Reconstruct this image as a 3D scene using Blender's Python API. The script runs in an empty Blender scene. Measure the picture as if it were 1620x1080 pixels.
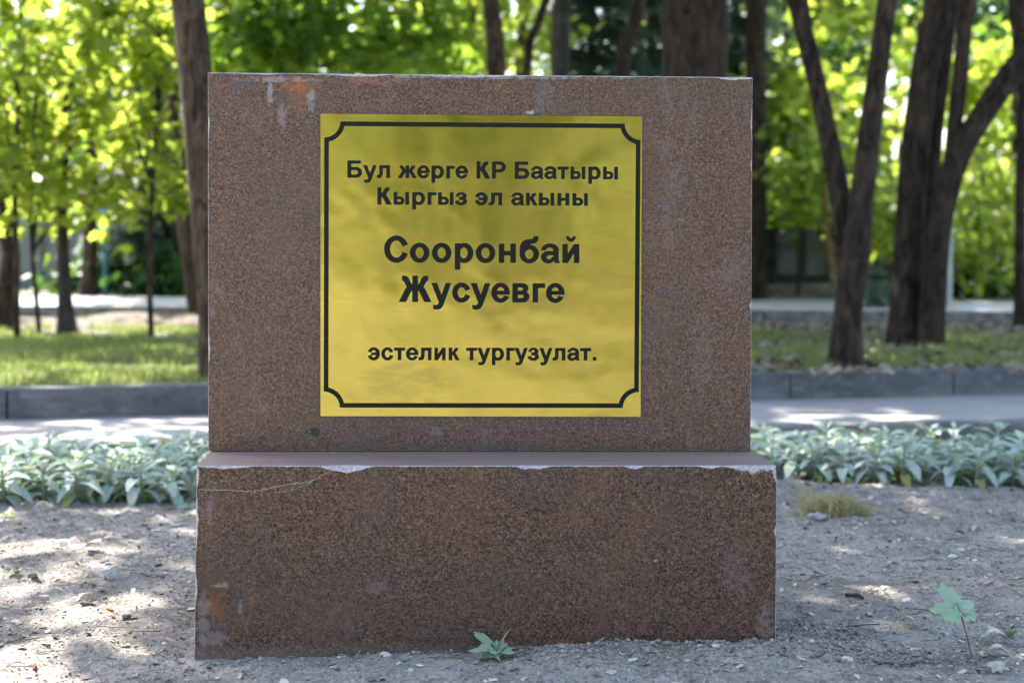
import bpy, math, random
import numpy as np
from mathutils import Vector, Matrix, noise as mnoise

random.seed(7)
rng = np.random.default_rng(11)
SC = bpy.context.scene
COL = SC.collection
R = math.radians

# ------------------------------------------------------------------ camera
F_PX = 2475.0                      # focal length in pixels of the 1620 px wide photograph
CAM_H = 0.731
PITCH, ROLL = R(1.5), R(0.29)
cam_d = bpy.data.cameras.new('camera')
cam = bpy.data.objects.new('camera', cam_d)
COL.objects.link(cam)
cam_d.sensor_width = 36.0
cam_d.lens = 36.0 * F_PX / 1620.0
cam_d.shift_y = -85.0 / 1620.0
cam_d.clip_start = 0.05
cam_d.clip_end = 900.0
cam_d.dof.use_dof = True
cam_d.dof.focus_distance = 2.93
cam_d.dof.aperture_fstop = 3.6
FW = Vector((0, math.cos(PITCH), -math.sin(PITCH)))
UP0 = Vector((0, math.sin(PITCH), math.cos(PITCH)))
RT = Vector((1, 0, 0)) * math.cos(ROLL) + UP0 * math.sin(ROLL)
UP = UP0 * math.cos(ROLL) - Vector((1, 0, 0)) * math.sin(ROLL)
CAM = Vector((0, 0, CAM_H))
m = Matrix((RT, UP, -FW)).transposed().to_4x4()
m.translation = CAM
cam.matrix_world = m
SC.camera = cam

# ------------------------------------------------------------------ world, sun, exposure
SUN_EL, SUN_AZ = R(50), R(38)      # high, behind the stone and to the left
world = bpy.data.worlds.new('World')
SC.world = world
world.use_nodes = True
wn = world.node_tree.nodes
wn.clear()
sky = wn.new('ShaderNodeTexSky')
sky.sky_type = 'NISHITA'
sky.sun_disc = False
sky.sun_elevation = SUN_EL
sky.sun_rotation = -SUN_AZ
sky.air_density = 1.2
sky.dust_density = 2.0
bg = wn.new('ShaderNodeBackground')
bg.inputs['Strength'].default_value = 0.15
wo = wn.new('ShaderNodeOutputWorld')
world.node_tree.links.new(sky.outputs[0], bg.inputs[0])
world.node_tree.links.new(bg.outputs[0], wo.inputs[0])
SUN_DIR = Vector((-math.sin(SUN_AZ) * math.cos(SUN_EL), math.cos(SUN_AZ) * math.cos(SUN_EL), math.sin(SUN_EL)))
sl = bpy.data.lights.new('sun', 'SUN')
sl.energy = 5.0
sl.angle = R(0.53)
sl.color = (1.0, 0.95, 0.86)
so = bpy.data.objects.new('sun', sl)
so.rotation_euler = SUN_DIR.to_track_quat('Z', 'Y').to_euler()
so.location = SUN_DIR * 40
COL.objects.link(so)
SC.view_settings.view_transform = 'Standard'
SC.view_settings.look = 'None'
SC.view_settings.gamma = 1
SC.view_settings.use_curve_mapping = False
SC.view_settings.exposure = 2.1
cy = SC.cycles
cy.use_denoising = True
cy.max_bounces = 8
cy.diffuse_bounces = 4
cy.glossy_bounces = 3
cy.transmission_bounces = 4
cy.sample_clamp_indirect = 6.0
cy.caustics_reflective = False
cy.caustics_refractive = False


# ------------------------------------------------------------------ measuring the photograph
def ray(px, py):
    u = (px - 810.0) / F_PX
    v = (py - 455.0) / F_PX
    return FW + RT * u - UP * v


def at(px, py, d):
    return CAM + ray(px, py) * d


def on_z(px, py, z=0.0):
    r = ray(px, py)
    return CAM + r * ((z - CAM_H) / r.z)


# ------------------------------------------------------------------ object helpers
def finish(o, parent=None):
    COL.objects.link(o)
    if parent is not None:
        o.parent = parent
    return o


def mesh_obj(name, verts, faces, mats, parent=None, smooth=False, midx=None):
    me = bpy.data.meshes.new(name)
    me.from_pydata([tuple(v) for v in verts], [], faces)
    for mt in (mats if isinstance(mats, (list, tuple)) else [mats]):
        me.materials.append(mt)
    if midx is not None:
        me.polygons.foreach_set('material_index', midx)
    if smooth:
        me.polygons.foreach_set('use_smooth', [True] * len(me.polygons))
    me.update()
    return finish(bpy.data.objects.new(name, me), parent)


def np_mesh(name, V, Fq, mats, parent=None, smooth=False, n=None):
    """V (k,3) float array, Fq (f,n) int array of equal-sided faces"""
    me = bpy.data.meshes.new(name)
    n = Fq.shape[1]
    me.vertices.add(len(V))
    me.vertices.foreach_set('co', np.asarray(V, dtype=np.float32).ravel())
    me.loops.add(Fq.size)
    me.loops.foreach_set('vertex_index', Fq.astype(np.int32).ravel())
    me.polygons.add(len(Fq))
    me.polygons.foreach_set('loop_start', np.arange(0, Fq.size, n, dtype=np.int32))
    me.polygons.foreach_set('loop_total', np.full(len(Fq), n, dtype=np.int32))
    if smooth:
        me.polygons.foreach_set('use_smooth', np.ones(len(Fq), dtype=bool))
    me.update(calc_edges=True)
    me.validate()
    for mt in (mats if isinstance(mats, (list, tuple)) else [mats]):
        me.materials.append(mt)
    return finish(bpy.data.objects.new(name, me), parent)


def tag(o, label=None, cat=None, group=None, kind=None):
    if label: o['label'] = label
    if cat: o['category'] = cat
    if group: o['group'] = group
    if kind: o['kind'] = kind
    return o


def empty(name, loc, label, cat, group=None, rz=0.0):
    o = bpy.data.objects.new(name, None)
    o.location = loc
    o.rotation_euler = (0, 0, rz)
    o.empty_display_size = 0.1
    COL.objects.link(o)
    return tag(o, label, cat, group)


def copy_tree(o, parent=None):
    c = o.copy()
    COL.objects.link(c)
    if parent is not None:
        c.parent = parent
    for ch in list(o.children):
        copy_tree(ch, c)
    return c


def box_vf(x0, y0, z0, x1, y1, z1):
    v = [(x0, y0, z0), (x1, y0, z0), (x1, y1, z0), (x0, y1, z0), (x0, y0, z1), (x1, y0, z1), (x1, y1, z1), (x0, y1, z1)]
    f = [(0, 3, 2, 1), (4, 5, 6, 7), (0, 1, 5, 4), (1, 2, 6, 5), (2, 3, 7, 6), (3, 0, 4, 7)]
    return v, f


def fbm(x, y, z=0.0, o=4):
    return mnoise.fractal(Vector((x, y, z)), 1.0, 2.0, o)


# vectorised value noise for height fields
def vnoise(X, Y, seed=0):
    xi, yi = np.floor(X).astype(np.int64), np.floor(Y).astype(np.int64)
    xf, yf = X - xi, Y - yi
    u, v = xf * xf * (3 - 2 * xf), yf * yf * (3 - 2 * yf)

    def h(a, b):
        n = (a * 374761393 + b * 668265263 + seed * 982451653) & 0xffffffff
        n = ((n ^ (n >> 13)) * 1274126177) & 0xffffffff
        return ((n ^ (n >> 16)) & 0xffff) / 65535.0
    return (h(xi, yi) * (1 - u) + h(xi + 1, yi) * u) * (1 - v) + (h(xi, yi + 1) * (1 - u) + h(xi + 1, yi + 1) * u) * v - 0.5


def vfbm(X, Y, o=4, seed=0):
    s, a = 0.0, 1.0
    for k in range(o):
        s = s + a * vnoise(X * 2 ** k + 17.3 * k, Y * 2 ** k - 9.1 * k, seed + k)
        a *= 0.5
    return s


# ------------------------------------------------------------------ material helpers
class NT:
    def __init__(self, name):
        self.m = bpy.data.materials.new(name)
        self.m.use_nodes = True
        self.t = self.m.node_tree
        self.t.nodes.clear()
        self.out = self.t.nodes.new('ShaderNodeOutputMaterial')

    def n(self, ty, ins=None, **kw):
        nd = self.t.nodes.new(ty)
        for k, v in kw.items():
            setattr(nd, k, v)
        for k, v in (ins or {}).items():
            self.set(nd, k, v)
        return nd

    def set(self, nd, k, v):
        s = nd.inputs[k]
        if isinstance(v, bpy.types.NodeSocket):
            self.t.links.new(v, s)
        elif isinstance(v, bpy.types.Node):
            self.t.links.new(v.outputs[0], s)
        else:
            if s.type == 'RGBA' and len(v) == 3:
                v = (*v, 1)
            s.default_value = v

    def coord(self, kind='Object'):
        return self.n('ShaderNodeTexCoord').outputs[kind]

    def mapping(self, vec, scale=(1, 1, 1), loc=(0, 0, 0), rot=(0, 0, 0)):
        return self.n('ShaderNodeMapping', {'Vector': vec, 'Scale': scale, 'Location': loc, 'Rotation': rot}).outputs[0]

    def noise(self, vec, scale, detail=4, rough=0.55, dist=0.0):
        return self.n('ShaderNodeTexNoise', {'Vector': vec, 'Scale': scale, 'Detail': detail, 'Roughness': rough, 'Distortion': dist}).outputs[0]

    def ramp(self, fac, stops, interp='LINEAR'):
        nd = self.n('ShaderNodeValToRGB', {'Fac': fac})
        cr = nd.color_ramp
        cr.interpolation = interp
        while len(cr.elements) < len(stops):
            cr.elements.new(0.5)
        for e, (p, c) in zip(cr.elements, stops):
            e.position = p
            e.color = (*c, 1) if len(c) == 3 else c
        return nd.outputs[0]

    def fr(self, fac, a, b):
        """0..1 smooth ramp of a value between a and b"""
        return self.n('ShaderNodeMapRange', {'Value': fac, 'From Min': a, 'From Max': b}, interpolation_type='SMOOTHSTEP').outputs[0]

    def mix(self, fac, a, b, mode='MIX'):
        nd = self.n('ShaderNodeMix', data_type='RGBA', blend_type=mode)
        self.set(nd, 0, fac)
        self.set(nd, 6, a)
        self.set(nd, 7, b)
        return nd.outputs[2]

    def math(self, op, a, b=0.0, c=0.0, clamp=False):
        nd = self.n('ShaderNodeMath', operation=op, use_clamp=clamp)
        self.set(nd, 0, a)
        self.set(nd, 1, b)
        self.set(nd, 2, c)
        return nd.outputs[0]

    def bump(self, h, strength=0.3, dist=0.01, normal=None):
        ins = {'Height': h, 'Strength': strength, 'Distance': dist}
        if normal is not None:
            ins['Normal'] = normal
        return self.n('ShaderNodeBump', ins).outputs[0]

    def principled(self, **kw):
        nd = self.n('ShaderNodeBsdfPrincipled')
        for k, v in kw.items():
            self.set(nd, k.replace('_', ' '), v)
        return nd

    def end(self, sh):
        self.t.links.new(sh.outputs[0] if isinstance(sh, bpy.types.Node) else sh, self.out.inputs[0])
        return self.m


def leaf_mat(name, dark, light, trans, fac=0.45, gloss=0.25):
    t = NT(name)
    rnd = t.n('ShaderNodeNewGeometry').outputs['Random Per Island']
    col = t.mix(rnd, dark, light)
    tc = t.mix(rnd, tuple(c * 0.8 for c in trans), trans)
    d = t.principled(Base_Color=col, Roughness=0.45)
    t.set(d, 'Specular IOR Level', gloss)
    tr = t.n('ShaderNodeBsdfTranslucent', {'Color': tc})
    mx = t.n('ShaderNodeMixShader', {0: fac, 1: d, 2: tr})
    return t.end(mx)


def simple(name, col, rough=0.6, metal=0.0, var=0.0, scale=20, bump=0.0, spec=0.5):
    t = NT(name)
    co = t.coord()
    c = col
    nz = t.noise(co, scale, 5)
    if var:
        c = t.mix(t.fr(nz, .3, .7), tuple(x * (1 - var) for x in col), tuple(min(1, x * (1 + var)) for x in col))
    p = t.principled(Base_Color=c, Roughness=rough, Metallic=metal)
    t.set(p, 'Specular IOR Level', spec)
    if bump:
        t.set(p, 'Normal', t.bump(nz, bump, 0.01))
    return t.end(p)


# ---- granite
def granite(name, dusty=0.0, kind='front', stains=()):
    """reddish brown speckled granite; stains: (x, z, rx, rz, colour, strength) in the block's own metres"""
    t = NT(name)
    co = t.coord()
    v1 = t.n('ShaderNodeTexVoronoi', {'Vector': co, 'Scale': 400.0, 'Randomness': 1.0})
    cell = t.n('ShaderNodeSeparateColor', {0: v1.outputs['Color']}).outputs[0]
    n1 = t.noise(co, 170, 3, .6)
    val = t.math('ADD', t.math('MULTIPLY', cell, 0.72), t.math('MULTIPLY', t.math('SUBTRACT', n1, 0.5), 1.0))
    c = t.ramp(val, [(0.0, (0.016, 0.013, 0.012)), (0.15, (0.048, 0.033, 0.028)), (0.29, (0.100, 0.056, 0.042)),
                     (0.48, (0.162, 0.074, 0.048)), (0.64, (0.202, 0.100, 0.069)), (0.82, (0.255, 0.168, 0.134))])
    big = t.noise(co, 5.5, 4, .6, .3)
    c = t.mix(t.math('MULTIPLY', t.fr(big, .42, .72), .35), c, (0.09, 0.075, 0.075))
    warm = t.noise(t.mapping(co, (1, 1, 1), (4, 2, 7)), 9, 3, .6)
    c = t.mix(t.math('MULTIPLY', t.fr(warm, .48, .75), .22), c, (0.24, 0.115, 0.06))
    # dusty, pale smears
    sm = t.noise(t.mapping(co, (1, 1, .55), (9, 1, 3)), 13, 7, .68, 1.6)
    smf = t.math('MULTIPLY', t.fr(sm, .54, .78), 0.12 + dusty * .26)
    c = t.mix(smf, c, (0.30, 0.27, 0.29))
    if dusty:
        c = t.mix(dusty * .10, c, (0.34, 0.245, 0.21))
    rough = 0.34
    sx = t.n('ShaderNodeSeparateXYZ', {0: co})
    for (x, z, rx, rz, sc, st, seed) in stains:
        wob = t.n('ShaderNodeTexNoise', {'Vector': t.mapping(co, (1, 1, 1), (seed, seed, 0)), 'Scale': 48.0, 'Detail': 6.0, 'Roughness': .68, 'Distortion': .8})
        dx = t.math('DIVIDE', t.math('SUBTRACT', sx.outputs[0], x), rx)
        dz = t.math('DIVIDE', t.math('SUBTRACT', sx.outputs[2], z), rz)
        r2 = t.math('ADD', t.math('MULTIPLY', dx, dx), t.math('MULTIPLY', dz, dz))
        mk = t.math('SUBTRACT', t.math('ADD', .9, t.math('MULTIPLY', t.math('SUBTRACT', wob.outputs[0], .5), 5.5)), r2)
        c = t.mix(t.math('MULTIPLY', t.fr(mk, .0, 1.1), st * (.75 if sc[0] < sc[2] * 1.6 else .9)), c, sc)
    bmp = t.bump(t.math('ADD', n1, t.math('MULTIPLY', sm, .8)), 0.12, 0.002)
    if kind == 'front' and dusty < .5:
        spl = t.math('SUBTRACT', t.fr(sx.outputs[2], .06, -.01), t.math('MULTIPLY', t.noise(co, 34, 5, .7), .95))
        c = t.mix(t.math('MULTIPLY', t.fr(spl, .0, .6), .38), c, (0.24, 0.20, 0.175))
    if kind == 'chip':
        ch = t.noise(co, 260, 4, .7)
        c = t.mix(t.math('ADD', .35, t.math('MULTIPLY', t.fr(ch, .3, .7), .6)), c, (0.60, 0.55, 0.58))
        bmp = t.bump(ch, .6, .003)
        rough = .85
    if kind == 'sawn':
        st = t.noise(t.mapping(co, (1.2, 60, 1)), 3.0, 5, .6)
        c = t.mix(t.math('ADD', .3, t.math('MULTIPLY', t.fr(st, .35, .7), .5)), c, (0.36, 0.255, 0.24))
        fl = t.noise(t.mapping(co, (.8, 40, 1), (3, 5, 1)), 6.0, 5, .7)
        c = t.mix(t.math('MULTIPLY', t.fr(fl, .60, .72), .7), c, (0.58, 0.55, 0.58))
        bmp = t.bump(st, .25, .002)
        rough = .5
    p = t.principled(Base_Color=c, Roughness=rough, Normal=bmp)
    t.set(p, 'Specular IOR Level', .35)
    return t.end(p)


def bark(name, a, b, scale=1.0, moss=None):
    t = NT(name)
    co = t.coord()
    st = t.noise(t.mapping(co, (1, 1, .30)), 24 * scale, 6, .65, .8)
    c = t.mix(t.fr(st, .35, .68), a, b)
    lg = t.noise(co, 3.5, 3)
    c = t.mix(t.math('MULTIPLY', t.fr(lg, .45, .7), .45), c, tuple(x * .55 for x in b))
    if moss:
        ms = t.noise(t.mapping(co, (1, 1, .5), (3, 3, 3)), 7, 5, .6)
        c = t.mix(t.math('MULTIPLY', t.fr(ms, .55, .7), .5), c, moss)
    p = t.principled(Base_Color=c, Roughness=.9, Normal=t.bump(st, 1.0, .04))
    t.set(p, 'Specular IOR Level', .2)
    return t.end(p)


# ================================================================== the ground and paved strips
# world positions of the two kerb lines (straight, drawn from pixel measurements)
KN_A, KN_B = on_z(0, 707, .06), on_z(1620, 665, .06)      # front top edge of the near kerb
KF_A, KF_B = on_z(0, 664, .05), on_z(1620, 622, .05)      # foot of the far kerb's face


def line_y(a, b, x):
    return a.y + (b.y - a.y) * (x - a.x) / (b.x - a.x)


def heap(X, Y):
    """loose earth against the foot of the stone"""
    f = np.exp(-((Y - 2.74) / .10) ** 2)
    return .020 * f * (1 / (1 + np.exp(-(X - .02) / .02))) * (1 / (1 + np.exp((X - .60) / .05))) \
        + .006 * f * (1 / (1 + np.exp(-(X + .52) / .02)))


def g_h(X, Y):
    h = .020 * vfbm(X * 1.6, Y * 1.6, 3, 3) + .012 * vfbm(X * 6, Y * 6, 3, 9) + .011 * vfbm(X * 30, Y * 30, 3, 21) * (0.35 + vnoise(X * 3, Y * 3, 5) + .5) + .005 * np.maximum(vfbm(X * 62, Y * 62, 2, 31), 0) ** 1.0
    near = np.clip(1 - (Y - 4.9) / .5, 0, 1)
    return (h - .002) * near + heap(X, Y) - .03 * (1 - near)


def axis(lo, d0, d1, step, hi, grow=1.35):
    a = list(np.arange(d0, d1, step))
    s, x, left = step, d0, []
    while x > lo:
        s *= grow
        x -= s
        left.append(x)
    s, x, right = step, a[-1], []
    while x < hi:
        s *= grow
        x += s
        right.append(x)
    return np.array(left[::-1] + a + right)


def grid_mesh(name, xs, ys, hf, mat, parent=None):
    X, Y = np.meshgrid(xs, ys)
    Z = hf(X, Y)
    V = np.stack([X, Y, Z], -1).reshape(-1, 3)
    nx, ny = len(xs), len(ys)
    i, j = np.meshgrid(np.arange(nx - 1), np.arange(ny - 1))
    a = (j * nx + i).ravel()
    Fq = np.stack([a, a + 1, a + nx + 1, a + nx], 1)
    return np_mesh(name, V, Fq, mat, parent, smooth=True)


t = NT('dusty_soil')
co = t.coord()
a_ = t.noise(co, 1.4, 5, .6)
b_ = t.noise(co, 9, 7, .7, .4)
c_ = t.noise(co, 120, 5, .7)
d_ = t.n('ShaderNodeTexVoronoi', {'Vector': co, 'Scale': 170.0}).outputs['Distance']
c = t.mix(t.fr(b_, .34, .66), (0.205, 0.175, 0.15), (0.36, 0.318, 0.28))
c = t.mix(t.math('MULTIPLY', t.fr(a_, .42, .62), .5), c, (0.40, 0.36, 0.32))
c = t.mix(t.math('MULTIPLY', t.fr(c_, .52, .66), .7), c, (0.54, 0.51, 0.47))
c = t.mix(t.math('MULTIPLY', t.fr(c_, .45, .34), .8), c, (0.05, 0.042, 0.038))
hh = t.math('ADD', t.math('MULTIPLY', c_, 1.0), t.math('MULTIPLY', b_, 2.2))
p = t.principled(Base_Color=c, Roughness=.95, Normal=t.bump(hh, .75, .012))
t.set(p, 'Specular IOR Level', .15)
M_SOIL = t.end(p)

gx = axis(-420, -1.75, 1.75, .0085, 420)
gy = axis(-420, 2.25, 5.0, .0095, 420)
ground = grid_mesh('ground', gx, gy, g_h, M_SOIL)
tag(ground, kind='structure')


def gz(x, y):
    return float(g_h(np.array([x]), np.array([y]))[0])


# path between the two kerbs
t = NT('pale_paving')
co = t.coord()
br = t.n('ShaderNodeTexBrick', {'Vector': co, 'Color1': (0.29, 0.265, 0.26, 1), 'Color2': (0.34, 0.31, 0.30, 1), 'Mortar': (0.26, 0.245, 0.24, 1), 'Scale': 5.0, 'Mortar Size': .012, 'Brick Width': .5, 'Row Height': .25}, offset=.5)
n_ = t.noise(co, 2.2, 6, .65)
c = t.mix(t.math('MULTIPLY', t.fr(n_, .4, .7), .5), br.outputs[0], (0.38, 0.35, 0.335))
n2 = t.noise(co, 40, 5, .7)
c = t.mix(t.math('MULTIPLY', t.fr(n2, .55, .7), .5), c, (0.25, 0.22, 0.2))
M_PATH = t.end(t.principled(Base_Color=c, Roughness=.9, Normal=t.bump(t.math('ADD', br.outputs['Fac'], n2), .3, .006)))

XL, XR = -9.0, 9.0


def strip(name, ya, yb, z, mat, za=None):
    """a sheet between two lines across the scene"""
    xs = np.linspace(XL, XR, 60)
    V, Fq = [], []
    for i, x in enumerate(xs):
        V += [(x, ya(x), z if za is None else za), (x, yb(x), z)]
        if i:
            k = 2 * i
            Fq.append((k - 2, k, k + 1, k - 1))
    return mesh_obj(name, V, Fq, mat)


near_y = lambda x: line_y(KN_A, KN_B, x)
far_y = lambda x: line_y(KF_A, KF_B, x)
tag(strip('path', lambda x: near_y(x) + .085, lambda x: far_y(x) + .02, .05, M_PATH), kind='structure')

# kerbs: separate stones
t = NT('kerb_concrete')
co = t.n('ShaderNodeNewGeometry').outputs['Position']
n_ = t.noise(co, 4, 6, .65, .6)
n2 = t.noise(co, 60, 5, .7)
c = t.mix(t.fr(n_, .4, .7), (0.092, 0.094, 0.098), (0.15, 0.15, 0.155))
n3 = t.noise(t.mapping(co, (1, 1, 2.5), (4, 1, 8)), 7, 6, .7, 1.2)
c = t.mix(t.math('MULTIPLY', t.fr(n3, .50, .68), .55), c, (0.26, 0.255, 0.25))
c = t.mix(t.math('MULTIPLY', t.fr(n3, .44, .30), .6), c, (0.045, 0.047, 0.045))
c = t.mix(t.math('MULTIPLY', t.fr(t.n('ShaderNodeSeparateXYZ', {0: co}).outputs[2], .10, .04), t.fr(n_, .4, .6)), c, (0.20, 0.185, 0.165))
c = t.mix(t.math('MULTIPLY', t.fr(n2, .58, .7), .3), c, (0.36, 0.35, 0.33))
M_KERB = t.end(t.principled(Base_Color=c, Roughness=.88, Normal=t.bump(n2, .3, .004)))


def kerb(name, A, B, z0, z1, depth, joint_px, length, label):
    e = empty(name, (0, 0, 0), None, None)
    e['kind'] = 'structure'
    d = Vector((B.x - A.x, B.y - A.y, 0)).normalized()
    ang = math.atan2(d.y, d.x)
    start = (joint_px - A).dot(d)
    k0 = int(-7.5 / length)
    me = None
    for k in range(k0, -k0 + 1):
        s = start + k * length
        if me is None:
            g = .004
            L = length - 2 * g
            b = .010
            prof = [(0, z0), (0, z1 - b), (b * .3, z1 - b * .3), (b, z1), (depth, z1), (depth, z0)]
            V, Fc = [], []
            N = 12
            for i in range(N + 1):
                for j, (yy, zz) in enumerate(prof):
                    wv = .0025 * fbm(i * .9 + z1 * 50, j * .7, z1)
                    V.append((g + L * i / N, yy + wv, zz + (wv if zz > z0 else 0)))
            P = len(prof)
            for i in range(N):
                for j in range(P):
                    a = i * P + j
                    bq = i * P + (j + 1) % P
                    Fc.append((a, a + P, bq + P, bq))
            Fc.append(tuple(range(P)))
            Fc.append(tuple(N * P + j for j in reversed(range(P))))
            o = mesh_obj('kerb_stone', V, Fc, M_KERB, e)
            me = o.data
        else:
            o = finish(bpy.data.objects.new('kerb_stone', me), e)
        o.location = (A.x + d.x * s, A.y + d.y * s, random.uniform(-.002, .002))
        o.rotation_euler = (0, 0, ang + random.uniform(-.002, .002))
    return e


kerb('near_kerb', KN_A, KN_B, -.08, .06, .085, on_z(500, 693, .06), .80, '')
kerb('far_kerb', KF_A, KF_B, -.02, .172, .10, on_z(1503, 624, .05), .84, '')

# second road beyond the lawn
ROAD_Y0 = lambda x: 11.75 - .02 * x
t = NT('lawn_soil')
co = t.coord()
n_ = t.noise(co, 1.1, 5, .6)
n2 = t.noise(co, 14, 6, .7)
sep = t.n('ShaderNodeSeparateXYZ', {0: co})
c = t.mix(t.fr(n2, .35, .65), (0.085, 0.064, 0.05), (0.19, 0.15, 0.12))
gf = t.math('MULTIPLY', t.fr(n_, .40, .55), t.fr(sep.outputs[1], 10.6, 9.6))
c = t.mix(t.math('MULTIPLY', gf, .8), c, (0.085, 0.125, 0.035))
p = t.principled(Base_Color=c, Roughness=.95, Normal=t.bump(n2, .6, .02))
M_LAWN = t.end(p)


MND = at(195, 512, 11.0)


def lawn_h(X, Y):
    h = .165 + .012 * vfbm(X * 2, Y * 2, 4, 40) + .004 * (Y - 7)
    h = h + .075 * np.exp(-((X - MND.x) / .38) ** 2 - ((Y - 11.0) / .35) ** 2)
    h = h + .05 * np.exp(-((X - MND.x - .75) / .5) ** 2 - ((Y - 11.2) / .3) ** 2)
    return h


def lawn_sheet():
    us = np.linspace(0, 1, 110)
    xs = np.linspace(XL, XR, 420)
    X = np.repeat(xs[None, :], len(us), 0)
    Y0 = np.array([far_y(x) + .095 for x in xs])
    Y1 = np.array([ROAD_Y0(x) for x in xs])
    Y = Y0[None, :] + (Y1 - Y0)[None, :] * us[:, None]
    Z = lawn_h(X, Y)
    V = np.stack([X, Y, Z], -1).reshape(-1, 3)
    nx, ny = len(xs), len(us)
    i, j = np.meshgrid(np.arange(nx - 1), np.arange(ny - 1))
    a = (j * nx + i).ravel()
    return np_mesh('lawn', V, np.stack([a, a + 1, a + nx + 1, a + nx], 1), M_LAWN, smooth=True)


tag(lawn_sheet(), kind='structure')
M_ROAD = simple('road_concrete', (0.42, 0.40, 0.38), .9, var=.12, scale=3)
M_STONE = simple('old_kerb', (0.20, 0.19, 0.18), .95, var=.45, scale=9, bump=.8)
tag(strip('road', lambda x: ROAD_Y0(x) + .12, lambda x: ROAD_Y0(x) + 2.3, .262, M_ROAD), kind='structure')
tag(strip('verge', lambda x: ROAD_Y0(x) + 2.29, lambda x: 40.0, .20, simple('verge_soil', (0.12, 0.11, 0.07), .95, var=.5, scale=2), za=.256), kind='structure')
e = empty('road_edge', (0, 0, 0), None, None)
e['kind'] = 'structure'
me = None
for k in range(-9, 10):
    if me is None:
        v, f = box_vf(0, 0, 0, .93, .12, .26)
        me = mesh_obj('edge_stone', v, f, M_STONE, e).data
        o = COL.objects[-1] if False else bpy.data.objects['edge_stone']
    else:
        o = finish(bpy.data.objects.new('edge_stone', me), e)
    x = k * .95
    o.location = (x, ROAD_Y0(x), random.uniform(-.004, .006))
    o.rotation_euler = (0, 0, -.02)

# ================================================================== the memorial stone
DL, DR = 2.972, 3.012
OB = at(329.5, 713, DL)                 # lower left front corner of the upper block
RB = at(1188, 713, DR)
yaw = math.atan2(RB.y - OB.y, RB.x - OB.x)
EX = Vector((math.cos(yaw), math.sin(yaw), 0))
EY = Vector((-math.sin(yaw), math.cos(yaw), 0))
stone = empty('memorial_stone', (OB.x, OB.y, 0), 'brown speckled granite memorial block on a granite base with a brass plaque', 'monument', rz=yaw)
ZJ = OB.z


def face(px, py, off=0.0):
    """photo pixel -> (x, z) on the plane 'off' metres in front of the upper block's face, in the stone's frame"""
    r = ray(px, py)
    o = Vector((OB.x, OB.y, 0)) - EY * off
    k = (o - CAM).dot(EY) / r.dot(EY)
    q = CAM + r * k - Vector((OB.x, OB.y, 0))
    return q.dot(EX), q.z


LEDGE = .192
GRIT = dict()


def chip_noise(s, seed, base=.0014, amp=.004):
    v = fbm(s * 38 + seed, seed * 1.7, 0, 4)
    w = fbm(s * 9 + seed, seed, 3, 2)
    return base + max(0, v) * amp + max(0, w) ** 2 * amp * 1.2


def block(name, outline_pts, y0, y1, mats, chips, side_taper=None, top_mat=2):
    """outline_pts: the four face corners (x, z) anticlockwise from bottom left; edges broken unevenly"""
    c = outline_pts
    outer, inner, ydep = [], [], []
    cx = sum(p[0] for p in c) / 4
    cz = sum(p[1] for p in c) / 4
    for e_i in range(4):
        a, b = Vector(c[e_i]), Vector(c[(e_i + 1) % 4])
        L = (b - a).length
        n = int(L / .005)
        d = (b - a) / L
        nin = Vector((-d.y, d.x))
        for k in range(n):
            s = k / n
            pt = a + (b - a) * s
            w = chip_noise(s * L, e_i * 5 + len(name), *((.0010, .0020) if e_i == 2 else ((.0006, .0006) if e_i in (1, 3) else (.001, .001))))
            for (ce, cs, cw, cd) in chips:
                if ce == e_i:
                    q = (s * L - cs) / cw
                    if abs(q) < 1:
                        w += cd * (1 - q * q) * (1 + .4 * fbm(s * L * 60, 7, 1, 3))
            # keep the inset diagonal at corners
            wi = min(w, .5 * L)
            s0, s1 = s * L, L - s * L
            pin = pt + nin * wi
            if s0 < wi: pin += d * (wi - s0) * .8
            if s1 < wi: pin -= d * (wi - s1) * .8
            outer.append(pt)
            inner.append(pin)
            ydep.append(w)
    N = len(outer)
    V = [(p.x, y0, p.y) for p in inner]
    V += [(p.x * 1 + fbm(i * .6, 3, 1) * .0006, y0 + min(.03, ydep[i] * .9), p.y) for i, p in enumerate(outer)]
    back = []
    for i, p in enumerate(outer):
        back.append((p.x if side_taper is None else side_taper(p), y1, p.y))
    V += back
    F = [tuple(range(N))]
    mi = [0]
    for i in range(N):
        j = (i + 1) % N
        F.append((i, N + i, N + j, j)); mi.append(1)
        F.append((N + i, 2 * N + i, 2 * N + j, N + j))
        nz = outer[j] - outer[i]
        mi.append(top_mat if nz.x < -1e-4 and abs(nz.x) > abs(nz.y) else 0)
    F.append(tuple(2 * N + i for i in reversed(range(N)))); mi.append(0)
    o = mesh_obj(name, V, F, mats, stone, midx=mi)
    return o


def fx(px, py, off=0.0):
    return face(px, py, off)


def up(px, py):   # stains on the upper block
    return face(px, py, 0)


def lo(px, py):
    return face(px, py, LEDGE)


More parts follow.
